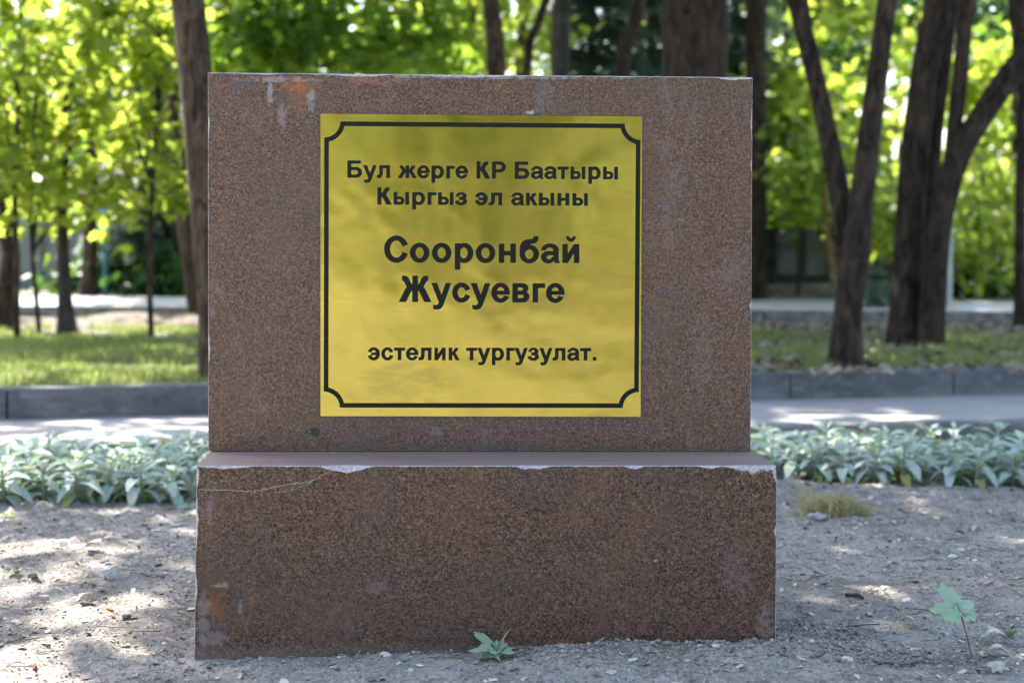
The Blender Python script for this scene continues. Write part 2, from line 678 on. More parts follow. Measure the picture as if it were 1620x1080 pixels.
ST_U, ST_L = [], []
for (px, py, rx, rz, col, st, sd) in [
        (470, 136, .045, .016, (0.42, 0.13, 0.055), .75, 3.1), (478, 152, .03, .03, (0.30, 0.12, 0.06), .6, 5.2),
        (378, 130, .035, .014, (0.11, 0.095, 0.10), .7, 1.4), (430, 126, .10, .006, (0.40, 0.34, 0.37), .7, 8.3),
        (427, 150, .006, .03, (0.40, 0.39, 0.42), .7, 2.2), (492, 165, .010, .03, (0.40, 0.39, 0.42), .6, 12.2),
        (445, 160, .020, .03, (0.10, 0.09, 0.085), .5, 4.4), (600, 128, .07, .010, (0.34, 0.17, 0.12), .5, 7.7),
        (760, 122, .30, .004, (0.42, 0.38, 0.40), .7, 6.1), (447, 185, .01, .03, (0.38, 0.37, 0.40), .45, 3.9),
        (700, 706, .50, .007, (0.08, 0.085, 0.085), .75, 9.1), (839, 178, .010, .004, (0.55, 0.55, 0.62), .9, 2.9),
        (1060, 330, .02, .12, (0.33, 0.29, 0.30), .16, 13.0), (1110, 560, .03, .10, (0.33, 0.29, 0.31), .16, 15.0),
        (690, 684, .018, .012, (0.20, 0.20, 0.22), .6, 16.0), (1150, 440, .04, .05, (0.30, 0.28, 0.30), .18, 17.0)]:
    x, z = up(px, py)
    ST_U.append((x, z - ZJ, rx, rz, col, st, sd))
for (px, py, rx, rz, col, st, sd) in [
        (345, 945, .030, .050, (0.27, 0.092, 0.035), .85, 2.1), (336, 918, .028, .035, (0.115, 0.070, 0.045), .85, 6.6),
        (322, 985, .016, .06, (0.28, 0.24, 0.25), .7, 4.8), (372, 965, .022, .04, (0.085, 0.062, 0.055), .6, 9.9),
        (352, 925, .020, .006, (0.42, 0.38, 0.37), .7, 1.1), (380, 960, .004, .03, (0.36, 0.34, 0.36), .5, 1.9),
        (335, 1010, .03, .02, (0.30, 0.25, 0.27), .6, 7.3), (1210, 985, .020, .045, (0.30, 0.23, 0.24), .6, 5.5),
        (1165, 905, .035, .06, (0.22, 0.21, 0.23), .35, 8.8), (1037, 886, .006, .004, (0.45, 0.48, 0.55), .8, 3.3),
        (332, 800, .006, .06, (0.30, 0.27, 0.29), .45, 14.2), (600, 930, .05, .012, (0.24, 0.24, 0.26), .35, 19.2),
        (730, 925, .014, .008, (0.05, 0.05, 0.055), .7, 18.2), (1195, 742, .028, .010, (0.66, 0.63, 0.68), .95, 12.5),
        (1180, 738, .03, .008, (0.70, 0.67, 0.72), .9, 22.5), (535, 738, .03, .006, (0.62, 0.58, 0.60), .8, 11.5)]:
    x, z = lo(px, py)
    ST_L.append((x, z, rx, rz, col, st, sd))

MU = [granite('granite_upper', .9, stains=ST_U), granite('granite_broken_edge', .3, 'chip'), granite('granite_upper_side', 1.0)]
ML = [granite('granite_base', .12, stains=ST_L), MU[1], granite('granite_sawn_top', .5, 'sawn')]

tl, tr_ = face(329, 115), face(1190.5, 122.5)
bl, br_ = face(329.5, 713), face(1187.5, 713)
TH = .30
# upper block, its own origin at its lower left corner
ub = block('upper_block', [(bl[0], 0), (br_[0], 0), (tr_[0], tr_[1] - ZJ), (tl[0], tl[1] - ZJ)], 0, TH, MU,
           [(1, .63, .03, .002), (1, .55, .012, .002), (2, .55, .10, .003), (2, .75, .06, .004), (2, .03, .04, .003), (2, .93, .03, .002),
            (3, .52, .03, .0025), (3, .1, .02, .002), (1, .28, .01, .003)])
ub.location = (0, 0, ZJ)
# base block: slightly wider at the foot, its back edge ending under the upper block
fl, fr_ = lo(311, 736.5), lo(1229, 736.5)
ZT = (fl[1] + fr_[1]) / 2
gl, gr = lo(306.5, 1075), lo(1226.5, 1075)
xb_l, xb_r = face(328.5, 715)[0], face(1188, 715)[0]
kl = (xb_l - fl[0]) / LEDGE
kr = (xb_r - fr_[0]) / LEDGE
D2 = LEDGE + TH + .02


def taper(p):
    # sides run back through the upper block's lower corners, then straight
    cx = (fl[0] + fr_[0]) / 2
    return p.x + (kl if p.x < cx else kr) * LEDGE * (1.0 if abs(p.x - cx) > .3 else abs(p.x - cx) / .5)


wL = fr_[0] - fl[0]
bb = block('base_block', [(gl[0], gl[1] - .03), (gr[0], gr[1] - .03), (fr_[0], ZT), (fl[0], ZT)], -LEDGE, -LEDGE + D2, ML,
           [(2, wL - .265, .045, .010), (2, wL - .60, .03, .005), (2, wL - .78, .018, .004), (2, wL - .05, .05, .003), (2, .035, .060, .0055),
            (1, (ZT - gl[1]) + .03, .022, .009), (3, .02, .02, .004), (3, .10, .05, .003), (3, .22, .03, .003), (2, .12, .02, .004), (1, .30, .01, .003)],
           side_taper=lambda p: taper(p))
x0, x1 = bl[0] + .008, br_[0] - .008
v, f = box_vf(x0, .010, ZT - .001, x1, TH - .01, ZJ + .001)
mesh_obj('mortar_joint', v, f, simple('dark_joint', (0.02, 0.018, 0.017), .95), stone)

# thin pale vein (crack) on the base and its ledge: a fine flush line of filler
M_VEIN = simple('pale_filler', (0.40, 0.37, 0.31), .8, var=.3, scale=200)


def ribbon(name, pts, w, y, mat, parent, horizontal=False):
    V, F = [], []
    for i, (x, z, ww) in enumerate(pts):
        p0 = Vector(pts[max(0, i - 1)][:2]); p1 = Vector(pts[min(len(pts) - 1, i + 1)][:2])
        d = (p1 - p0).normalized(); n = Vector((-d.y, d.x)) * w * ww * .5
        for s in (1, -1):
            q = Vector((x, z)) + n * s
            V.append((q.x, q.y, y) if horizontal else (q.x, y, q.y))
        if i:
            k = 2 * i
            F.append((k - 2, k - 1, k + 1, k))
    return mesh_obj(name, V, F, mat, parent)


def jag(pts, n, amp, seed):
    out = []
    for i in range(len(pts) - 1):
        for k in range(n):
            s = k / n
            x = pts[i][0] * (1 - s) + pts[i + 1][0] * s
            z = pts[i][1] * (1 - s) + pts[i + 1][1] * s
            q = len(out)
            out.append((x, z + amp * fbm(q * .4 + seed, 2, 1, 4), .35 + .9 * abs(fbm(q * .5, seed, 1, 3))))
    out.append((*pts[-1], .3))
    return out


vein = [lo(*q) for q in [(313, 774), (360, 775), (400, 777), (430, 771), (460, 765), (490, 762), (512, 750), (526, 743)]]
ribbon('vein', jag(vein, 14, .0022, 3), .0022, -LEDGE - .0006, M_VEIN, stone)
vein2 = [lo(*q) for q in [(435, 779), (460, 775), (480, 768), (494, 762)]]
ribbon('vein', jag(vein2, 12, .002, 8), .0013, -LEDGE - .0006, M_VEIN, stone)
vx = fl[0] + .268
ribbon('vein', jag([(vx - .045, -.012), (vx - .02, -.045), (vx + .012, -.075), (vx - .01, -.125), (vx - .03, -.178)], 6, .004, 5), .0035, ZT + .0006, M_VEIN, stone, True)

# resin plug in the face
px_, pz_ = face(498, 683)
V = [(px_ + .0085 * math.cos(a) * (1 + .15 * fbm(math.cos(a), math.sin(a), 4)), -.0012, pz_ + .0085 * math.sin(a)) for a in [k * math.tau / 20 for k in range(20)]]
V += [(px_ + .0095 * math.cos(a), .002, pz_ + .0095 * math.sin(a)) for a in [k * math.tau / 20 for k in range(20)]]
F = [tuple(range(20))] + [(i, 20 + i, 20 + (i + 1) % 20, (i + 1) % 20) for i in range(20)]
mesh_obj('plug', V, F, simple('dark_resin', (0.03, 0.035, 0.04), .4, var=.6, scale=180), stone)

# ---- the brass plaque
PO = .0035        # face of the plaque in front of the stone
c4 = [face(507, 658, PO), face(1013.5, 659, PO), face(1016, 184.5, PO), face(507, 180, PO)]


def plq(px, py):
    """pixel -> plaque metres (x, z)"""
    return face(px, py, PO)


t = NT('brushed_brass')
co = t.coord()
ln = t.noise(t.mapping(co, (1.5, 1, 90)), 14, 5, .6)
pat = t.noise(t.mapping(co, (1, 1, 2.2)), 5.5, 4, .55, .8)
c = t.mix(t.fr(ln, .3, .7), (0.46, 0.385, 0.09), (0.53, 0.455, 0.11))
c = t.mix(t.math('MULTIPLY', t.fr(pat, .50, .68), .35), c, (0.39, 0.345, 0.085))
sp_ = t.noise(t.mapping(co, (1, 1, 1), (5, 5, 5)), 9, 3, .5, .5)
rg = t.math('ADD', .15, t.math('MULTIPLY', t.fr(sp_, .3, .8), .06))
wv_ = t.noise(t.mapping(co, (1, 1, 1)), 4.0, 3, .5)
nb = t.bump(wv_, .36, .016)
nb = t.bump(ln, .05, .001, nb)
hs = t.n('ShaderNodeSeparateXYZ', {0: co})
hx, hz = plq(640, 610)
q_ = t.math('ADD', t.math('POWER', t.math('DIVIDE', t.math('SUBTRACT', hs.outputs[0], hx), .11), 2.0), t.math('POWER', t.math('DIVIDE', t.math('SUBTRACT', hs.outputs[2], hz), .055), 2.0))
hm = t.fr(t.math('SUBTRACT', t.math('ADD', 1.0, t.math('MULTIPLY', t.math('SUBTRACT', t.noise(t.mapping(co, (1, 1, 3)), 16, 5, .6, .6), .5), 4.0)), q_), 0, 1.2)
c = t.mix(t.math('MULTIPLY', hm, .5), c, (0.27, 0.235, 0.075))  # dark reflection of the person at the camera, painted into the brass colour
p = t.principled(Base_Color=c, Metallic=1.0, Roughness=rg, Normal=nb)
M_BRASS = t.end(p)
M_INK = simple('black_engraving', (0.010, 0.011, 0.010), .5, spec=.2)
V = [(x, -PO, z) for (x, z) in c4] + [(x, -.0005, z) for (x, z) in c4]
F = [(0, 1, 2, 3), (7, 6, 5, 4)] + [(i, 4 + i, 4 + (i + 1) % 4, (i + 1) % 4) for i in range(4)]
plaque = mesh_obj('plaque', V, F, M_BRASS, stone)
plaque['label'] = 'square brushed brass plaque with black Kyrgyz lettering'
# border: rectangle with scooped corners; corners given in pixels, worked in plaque metres
bx0, bz1 = plq(513, 192)
bx1, bz0 = plq(1010.3, 645)
bx1b = plq(1008.5, 645)[0]
bz1b = plq(1010.3, 196)[1]


def scoop(x0, z0, x1, z1, r, inset):
    """outline with concave circular corners, offset inwards by inset"""
    pts = []
    rr = r + inset
    h = math.sqrt(max(rr * rr - inset * inset, 0))
    for (cx, cz, a0, a1) in ((x0, z1, 0, -90), (x0, z0, 90, 0), (x1, z0, 180, 90), (x1, z1, 270, 180)):
        pts_c = []
        th = math.degrees(math.asin(inset / rr))
        for k in range(15):
            a = a0 + (a1 - a0) * 0 + (-(th) if True else 0)
            s = k / 14
            a = (a0 - th) + ((a1 + th) - (a0 - th)) * s
            pts_c.append((cx + rr * math.cos(R(a)), cz + rr * math.sin(R(a))))
        pts += pts_c
    return pts


RC, BW = .0305, .0088
outer = scoop(bx0, bz0, bx1, bz1, RC, 0)
inner = scoop(bx0, bz0, bx1, bz1, RC, BW)
N = len(outer)
yI = -PO - .0004
V = [(x, yI, z) for x, z in outer] + [(x, yI, z) for x, z in inner]
F = [(i, (i + 1) % N, N + (i + 1) % N, N + i) for i in range(N)]
mesh_obj('border_line', V, F, M_INK, plaque)

# ---- lettering: bold grotesque glyphs drawn as signed shapes, contoured into clean flat meshes
GS = 10.0
ga = np.arange(-40, 960, GS)
gb = np.arange(-240, 900, GS)
GX, GY = np.meshgrid(ga, gb)


def Bx(x0, y0, x1, y1):
    return np.maximum(np.maximum(x0 - GX, GX - x1), np.maximum(y0 - GY, GY - y1))


def El(cx, cy_, rx, ry):
    return (np.sqrt(((GX - cx) / rx) ** 2 + ((GY - cy_) / ry) ** 2) - 1) * min(rx, ry)


def Pg(pts):
    d = np.full(GX.shape, 1e9)
    ins = np.zeros(GX.shape, bool)
    n = len(pts)
    for i in range(n):
        ax, ay = pts[i]
        bx, by = pts[(i + 1) % n]
        ex, ey = bx - ax, by - ay
        wx, wy = GX - ax, GY - ay
        tt = np.clip((wx * ex + wy * ey) / (ex * ex + ey * ey + 1e-9), 0, 1)
        d = np.minimum(d, np.hypot(wx - ex * tt, wy - ey * tt))
        if ay != by:
            cr = ((ay > GY) != (by > GY)) & (GX < (bx - ax) * (GY - ay) / (by - ay) + ax)
            ins ^= cr
    return np.where(ins, -d, d)


def U(*a):
    r = a[0]
    for b in a[1:]:
        r = np.minimum(r, b)
    return r


def Cut(a, *b):
    for q in b:
        a = np.maximum(a, -q)
    return a


def zh_side(s, cx, sx, sy, w):
    f_ = lambda pts: [(cx + s * (x - 381) * sx, y * sy) for x, y in pts]
    upr = [(430, 235), (430, 335), (470, 352), (502, 395), (530, 450), (560, 495), (605, 517), (690, 519), (690, 425), (660, 420), (635, 397), (610, 350), (585, 308), (560, 275)]
    lwr = [(430, 330), (530, 320), (585, 290), (620, 245), (765, 0), (605, 0), (490, 205), (460, 230), (430, 235)]
    return U(Pg(f_(upr)), Pg(f_(lwr)))


def glyphs():
    g = {}
    g['Б'] = (719, U(Bx(73, 0, 218, 716), Bx(73, 597, 612, 716), Cut(U(Bx(73, 0, 430, 440), El(430, 220, 232, 220)), Bx(218, 119, 420, 321), El(420, 220, 92, 101))))
    g['Р'] = (667, U(Bx(73, 0, 218, 716), Cut(U(Bx(73, 263, 400, 716), El(400, 489, 229, 227)), Bx(218, 384, 385, 595), El(385, 489, 93, 106))))
    k_ = U(Bx(73, 0, 218, 716), zh_side(1, 150, 1.26, 716 / 519, 1))
    g['К'] = (645, k_)
    g['С'] = (722, Cut(El(378, 358, 332, 371), El(380, 358, 182, 248), Pg([(400, 358), (560, 445), (860, 560), (860, 150), (560, 275)])))
    g['о'] = (611, Cut(El(305, 259, 264, 271), El(305, 259, 124, 162)))
    g['р'] = (611, U(Bx(69, -199, 206, 519), Cut(El(322, 259, 248, 271), El(313, 259, 116, 163))))
    g['е'] = (556, Cut(U(Cut(El(287, 259, 254, 271), El(287, 259, 120, 170)), np.maximum(El(287, 259, 254, 271), Bx(150, 215, 545, 307))), Pg([(300, 214), (640, 214), (640, 120), (400, 172)])))
    g['с'] = (556, Cut(El(292, 259, 254, 271), El(294, 259, 118, 163), Pg([(300, 262), (420, 325), (640, 400), (640, 120), (420, 205)])))
    yy = Pg([(5, 519), (155, 519), (338, 10), (300, -60), (215, -5)])
    yr = Pg([(403, 519), (546, 519), (345, -50), (320, -108), (285, -162), (235, -196), (170, -211), (95, -207), (58, -198), (48, -92), (90, -98), (140, -99), (180, -85), (205, -50), (222, 5)])
    g['у'] = (556, U(yy, yr))
    g['л'] = (612, U(Bx(407, 0, 543, 519), Bx(118, 408, 543, 519), Pg([(118, 519), (118, 230), (110, 150), (85, 115), (20, 108), (12, 0), (60, -8), (150, 2), (215, 45), (245, 130), (253, 230), (253, 519)])))
    g['ж'] = (763, U(Bx(313, 0, 449, 519), zh_side(1, 381, 1, 1, 1), zh_side(-1, 381, 1, 1, 1)))
    g['Ж'] = (925, U(Bx(390, 0, 536, 716), zh_side(1, 463, 1.17, 716 / 519, 1), zh_side(-1, 463, 1.17, 716 / 519, 1)))
    g['г'] = (420, U(Bx(73, 0, 210, 519), Bx(73, 405, 410, 519)))
    g['т'] = (494, U(Bx(20, 405, 474, 519), Bx(179, 0, 315, 519)))
    g['ы'] = (750, U(Bx(73, 0, 210, 519), Cut(U(Bx(73, 0, 330, 330), El(330, 165, 160, 165)), Bx(210, 100, 315, 230), El(315, 165, 55, 65)), Bx(540, 0, 677, 519)))
    zz = Cut(U(Cut(El(245, 378, 205, 153), El(225, 385, 85, 55)), Cut(El(240, 150, 230, 162), El(230, 155, 98, 62)), Bx(165, 222, 290, 318)), Bx(-60, 222, 165, 318), Pg([(-60, 150), (150, 185), (170, 222), (165, 318), (150, 352), (-60, 375)]))
    g['з'] = (500, zz)
    c2 = Cut(El(264, 259, 254, 271), El(262, 259, 118, 163), Pg([(256, 262), (136, 325), (-84, 400), (-84, 120), (136, 205)]))
    g['э'] = (556, U(c2, np.maximum(Bx(170, 208, 460, 308), El(264, 259, 250, 271))))
    g['б'] = (615, U(Cut(El(310, 240, 264, 252), El(310, 235, 122, 145)), Cut(Pg([(46, 235), (48, 380), (68, 490), (112, 572), (188, 622), (290, 642), (380, 652), (425, 670), (438, 730), (560, 730), (545, 622), (490, 560), (400, 530), (300, 512), (230, 488), (192, 440), (178, 375), (192, 330), (195, 235)]), El(310, 235, 122, 145))))
    aa = U(Bx(375, 70, 510, 370), Pg([(375, 140), (510, 110), (518, 50), (545, 0), (410, 0), (392, 60)]),
           np.maximum(Cut(El(276, 350, 236, 181), El(262, 340, 112, 92)), 352 - GY),
           Cut(U(El(222, 154, 188, 166), Bx(240, 180, 400, 316)), El(250, 152, 85, 65), Bx(250, 150, 376, 218)))
    g['а'] = (556, aa)
    g['н'] = (605, U(Bx(73, 0, 210, 519), Bx(395, 0, 532, 519), Bx(73, 207, 532, 318)))
    ii = U(Bx(73, 0, 207, 519), Bx(398, 0, 532, 519), Pg([(190, 0), (212, 0), (405, 312), (415, 519), (393, 519), (200, 207)]))
    g['и'] = (605, ii)
    g['й'] = (605, U(ii, np.maximum(Cut(El(302, 745, 132, 150), El(302, 760, 64, 80)), GY - 735)))
    g['к'] = (515, U(Bx(73, 0, 210, 519), zh_side(1, 160, .95, 1, 1)))
    g['в'] = (575, Cut(U(Bx(73, 0, 360, 519), El(350, 385, 160, 134), El(368, 150, 172, 150)), Bx(210, 312, 325, 418), El(325, 365, 48, 53), Bx(210, 100, 345, 215), El(345, 157, 52, 57),
                      Bx(360, 0, 0, 0), np.maximum(Bx(352, 380, 700, 700), -El(350, 385, 160, 134)), np.maximum(Bx(352, -100, 700, 150), -El(368, 150, 172, 150))))
    g['.'] = (278, Bx(72, 0, 209, 137))
    return g


def contour(fld):
    """filled marching squares: list of polygons (each a list of points) in glyph units"""
    H, W = fld.shape
    polys = []
    ins = fld < 0
    for j in range(H - 1):
        run = None
        for i in range(W - 1):
            q = (ins[j, i], ins[j, i + 1], ins[j + 1, i + 1], ins[j + 1, i])
            s = sum(q)
            if s == 4:
                if run is None: run = i
                continue
            if run is not None:
                polys.append([(ga[run], gb[j]), (ga[i], gb[j]), (ga[i], gb[j + 1]), (ga[run], gb[j + 1])])
                run = None
            if s == 0:
                continue
            P = [(ga[i], gb[j], fld[j, i]), (ga[i + 1], gb[j], fld[j, i + 1]), (ga[i + 1], gb[j + 1], fld[j + 1, i + 1]), (ga[i], gb[j + 1], fld[j + 1, i])]
            out = []
            for k in range(4):
                a, b = P[k], P[(k + 1) % 4]
                if a[2] < 0: out.append((a[0], a[1]))
                if (a[2] < 0) != (b[2] < 0):
                    s_ = a[2] / (a[2] - b[2])
                    out.append((a[0] + (b[0] - a[0]) * s_, a[1] + (b[1] - a[1]) * s_))
            if len(out) > 2:
                polys.append(out)
    return polys


GL = {}
for ch, (adv, fld) in glyphs().items():
    pl = contour(fld - 9.0)
    xs_ = [p[0] for q in pl for p in q]
    GL[ch] = (adv, pl, min(xs_), max(xs_))


def text_line(s, pxl, pxr, base_py, cap_px):
    x = 0
    spans = []
    for ch in s:
        if ch == ' ':
            x += 278
            continue
        adv, pl, mn, mx = GL[ch]
        spans.append((ch, x, mn, mx))
        x += adv
    lft, rgt = spans[0][1] + spans[0][2], spans[-1][1] + spans[-1][3]
    X0, Z0 = plq(pxl, base_py)
    X1, _ = plq(pxr, base_py)
    kx = (X1 - X0) / (rgt - lft)
    _, Zc = plq((pxl + pxr) / 2, base_py - cap_px)
    _, Zb = plq((pxl + pxr) / 2, base_py)
    kz = (Zc - Zb) / 716
    V, F = [], []
    for ch, ox, mn, mx in spans:
        for q in GL[ch][1]:
            k = len(V)
            V += [(X0 + (ox + a - lft) * kx, yI, Zb + b * kz) for a, b in q]
            F.append(tuple(range(k, k + len(q))))
    return mesh_obj('lettering', V, F, M_INK, plaque)


text_line('Бул жерге КР Баатыры', 549.5, 977.5, 282.3, 26.6)
text_line('Кыргыз эл акыны', 597, 930, 324.3, 26.6)
text_line('Сооронбай', 607.5, 916.5, 415.0, 40.5)
text_line('Жусуевге', 631, 893, 477.5, 40.5)
text_line('эстелик тургузулат.', 582, 943.5, 569.5, 26.6)


# ================================================================== plants: leaf templates
def maple_leaf_tpl():
    """lobed leaf, stalk end at the origin, tip along +y, slightly folded; 1 unit long"""
    per = [(0, 0), (.16, .10), (.42, .05), (.36, .24), (.56, .42), (.30, .46), (.26, .62), (.12, .60), (0, 1.0),
           (-.12, .60), (-.26, .62), (-.30, .46), (-.56, .42), (-.36, .24), (-.42, .05), (-.16, .10)]
    V = [(0, .34, .05)] + [(x, y, -.22 * abs(x) - .12 * y * y) for x, y in per]
    n = len(per)
    F = [(0, 1 + i, 1 + (i + 1) % n) for i in range(n)]
    return np.array(V), np.array(F)


def oval_leaf_tpl(w=.30):
    V = np.array([(0, 0, 0), (w, .35, -.06), (w * .8, .7, -.12), (0, 1, -.2), (-w * .8, .7, -.12), (-w, .35, -.06), (0, .45, .03)])
    F = np.array([(6, 0, 1), (6, 1, 2), (6, 2, 3), (6, 3, 4), (6, 4, 5), (6, 5, 0)])
    return V, F


def spray_tpl():
    """a leafy twig end: three blunt leaves in one island for far or high foliage"""
    V, F = [], []
    for a, l in ((-.9, .8), (0, 1.0), (.95, .85)):
        k = len(V)
        c, s = math.cos(a), math.sin(a)
        for x, y, z in ((0, 0, 0), (.26, .45, -.05), (0, 1, -.2), (-.26, .45, -.05)):
            x, y = x * l, y * l
            V.append((c * x + s * y, -s * x + c * y, z))
        F += [(k, k + 1, k + 3), (k + 1, k + 2, k + 3)]
    return np.array(V), np.array(F)


def needle_tpl():
    V, F = [], []
    for j in range(5):
        y = j * .2
        k = len(V)
        for x in (-1, 1):
            q = len(V)
            V += [(0, y, 0), (x * .30, y + .22, -.10), (0, y + .12, 0)]
            F.append((q, q + 1, q + 2))
    k = len(V)
    V += [(-.025, 0, .01), (.025, 0, .01), (0, 1.1, -.05)]
    F.append((k, k + 1, k + 2))
    return np.array(V), np.array(F)


MAPLE, OVAL, SPRAY, NEEDLE = maple_leaf_tpl(), oval_leaf_tpl(), spray_tpl(), needle_tpl()


def rand_rot(n, droop=.35, spread=.6):
    """rotation matrices: random heading, leaf blade roughly level and drooping a little"""
    yw = rng.uniform(0, 2 * np.pi, n)
    pt = -droop + rng.normal(0, spread, n)
    rl = rng.normal(0, spread, n)
    cy_, sy_ = np.cos(yw), np.sin(yw)
    cp, sp = np.cos(pt), np.sin(pt)
    cr, sr = np.cos(rl), np.sin(rl)
    Z0 = np.zeros(n); O1 = np.ones(n)
    Rz = np.stack([np.stack([cy_, -sy_, Z0], -1), np.stack([sy_, cy_, Z0], -1), np.stack([Z0, Z0, O1], -1)], 1)
    Rx = np.stack([np.stack([O1, Z0, Z0], -1), np.stack([Z0, cp, -sp], -1), np.stack([Z0, sp, cp], -1)], 1)
    Ry = np.stack([np.stack([cr, Z0, sr], -1), np.stack([Z0, O1, Z0], -1), np.stack([-sr, Z0, cr], -1)], 1)
    return Rz @ Rx @ Ry


def scatter(tpl, P, S, rot=None):
    V, F = tpl
    n = len(P)
    if rot is None:
        rot = rand_rot(n)
    W = np.einsum('nij,kj->nki', rot, V) * np.asarray(S)[:, None, None] + P[:, None, :]
    Fq = F[None] + (np.arange(n) * len(V))[:, None, None]
    return W.reshape(-1, 3), Fq.reshape(-1, F.shape[1])


def clumps(c, r, n, m, cr=.28, shell=.45):
    """n leaf positions in m clumps inside an ellipsoid (centre c, radii r)"""
    d = rng.normal(size=(m, 3))
    d /= np.linalg.norm(d, axis=1)[:, None]
    rad = rng.uniform(shell, 1, m) ** .6
    cc = d * rad[:, None] * np.array(r) + np.array(c)
    w = rng.uniform(.4, 1.6, m)
    idx = rng.choice(m, n, p=w / w.sum())
    sz = rng.uniform(.6, 1.3, m)[idx] * cr
    off = rng.normal(size=(n, 3)) * np.array([1, 1, .5])
    return cc[idx] + off * sz[:, None], cc


def tube_vf(pts, rad, sides=14, rough=.0, seed=0.0, cap=True):
    """tapering tube along points with optional bark unevenness"""
    V, F = [], []
    n = len(pts)
    for i, p in enumerate(pts):
        p = Vector(p)
        t0 = Vector(pts[max(0, i - 1)]); t1 = Vector(pts[min(n - 1, i + 1)])
        d = (t1 - t0).normalized()
        a = d.cross(Vector((0, 1, 0.01))).normalized()
        b = d.cross(a).normalized()
        for k in range(sides):
            th = k * math.tau / sides
            r = rad[i]
            if rough:
                q = Vector((math.cos(th) * 2.2, math.sin(th) * 2.2, p.z * 1.6 + seed))
                r *= 1 + rough * mnoise.fractal(q, 1, 2, 3)
            V.append(p + (a * math.cos(th) + b * math.sin(th)) * r)
    for i in range(n - 1):
        for k in range(sides):
            F.append((i * sides + k, i * sides + (k + 1) % sides, (i + 1) * sides + (k + 1) % sides, (i + 1) * sides + k))
    if cap:
        F.append(tuple((n - 1) * sides + k for k in range(sides)))
    return V, F


def smooth_path(P, Rr, step=.12):
    """Catmull-Rom through points with radii"""
    out, rad = [], []
    n = len(P)
    for i in range(n - 1):
        p0, p1, p2, p3 = P[max(0, i - 1)], P[i], P[i + 1], P[min(n - 1, i + 2)]
        k = max(2, int((p2 - p1).length / step))
        for j in range(k):
            s = j / k
            out.append(.5 * ((2 * p1) + (p2 - p0) * s + (2 * p0 - 5 * p1 + 4 * p2 - p3) * s * s + (3 * p1 - 3 * p2 + p3 - p0) * s ** 3))
            rad.append(Rr[i] * (1 - s) + Rr[i + 1] * s)
    out.append(P[-1]); rad.append(Rr[-1])
    return out, rad


def tree_root(name, base, label, group=None):
    return empty(name, base, label, 'tree', group)


def add_trunk(root, px_pts, d, mat, up_to=None, name='trunk', sides=16, flare=True, rough=.13, dd=0.0, top_r=.55):
    """px_pts: (px, py, width px) from the foot upwards, at distance d; up_to: a world point the trunk goes on to"""
    P, Rr = [], []
    for i, (x, y, w) in enumerate(px_pts):
        di = d + dd * i
        P.append(at(x, y, di)); Rr.append(w * di / F_PX / 2)
    if up_to is not None:
        a, b = P[-1], Vector(up_to)
        dr = (P[-1] - P[-2]).normalized()
        P.append(a + (dr * .5 + (b - a).normalized() * .5) * (b - a).length * .4)
        Rr.append(Rr[-1] * .85)
        P.append(b); Rr.append(Rr[-2] * top_r)
    if flare:
        P.insert(0, P[0] + Vector((0, 0, -.12))); Rr.insert(0, Rr[0] * 1.35)
        Rr[1] *= 1.12
    pts, rad = smooth_path(P, Rr)
    base = root.location
    V, F = tube_vf([p - base for p in pts], rad, sides, rough, seed=P[0].x * 3)
    return mesh_obj(name, V, F, mat, root, smooth=True), P, Rr


def add_limbs(root, start, r0, targets, mat, name='branch'):
    """tapering curved limbs from start to each target, joined in one mesh"""
    V, F = [], []
    base = root.location
    for tg in targets:
        a, b = Vector(start), Vector(tg)
        L = (b - a).length
        mid = a.lerp(b, .5) + Vector((random.uniform(-.1, .1), random.uniform(-.1, .1), random.uniform(.02, .18))) * L
        pts, rad = smooth_path([a, mid, b], [r0, r0 * .6, r0 * .15], .25)
        v, f = tube_vf([p - base for p in pts], rad, 6, 0, 0)
        k = len(V)
        V += v
        F += [tuple(i + k for i in q) for q in f]
    return mesh_obj(name, V, F, mat, root, smooth=True)


def add_crown(root, ell, mat, tpl=MAPLE, size=.09, name='crown', cr=.28, droop=.35, spread=.6):
    """ell: list of (centre, radii, n leaves, m clumps)"""
    VV, FF, k = [], [], 0
    cl = []
    for (c, r, n, m_) in ell:
        P, cc = clumps(c, r, n, m_, cr)
        cl += [Vector(q) for q in cc]
        s = size * rng.uniform(.6, 1.25, n)
        v, f = scatter(tpl, P - np.array(root.location), s, rand_rot(n, droop, spread))
        VV.append(v); FF.append(f + k); k += len(v)
    o = np_mesh(name, np.concatenate(VV), np.concatenate(FF), mat, root)
    tag(o, kind='stuff')
    return cl


def pxell(x0, y0, x1, y1, d, dd):
    """ellipsoid filling a window of the picture at distance d"""
    c = at((x0 + x1) / 2, (y0 + y1) / 2, d)
    return (c.x, c.y, c.z), (abs(x1 - x0) / 2 * d / F_PX, dd, abs(y1 - y0) / 2 * d / F_PX)


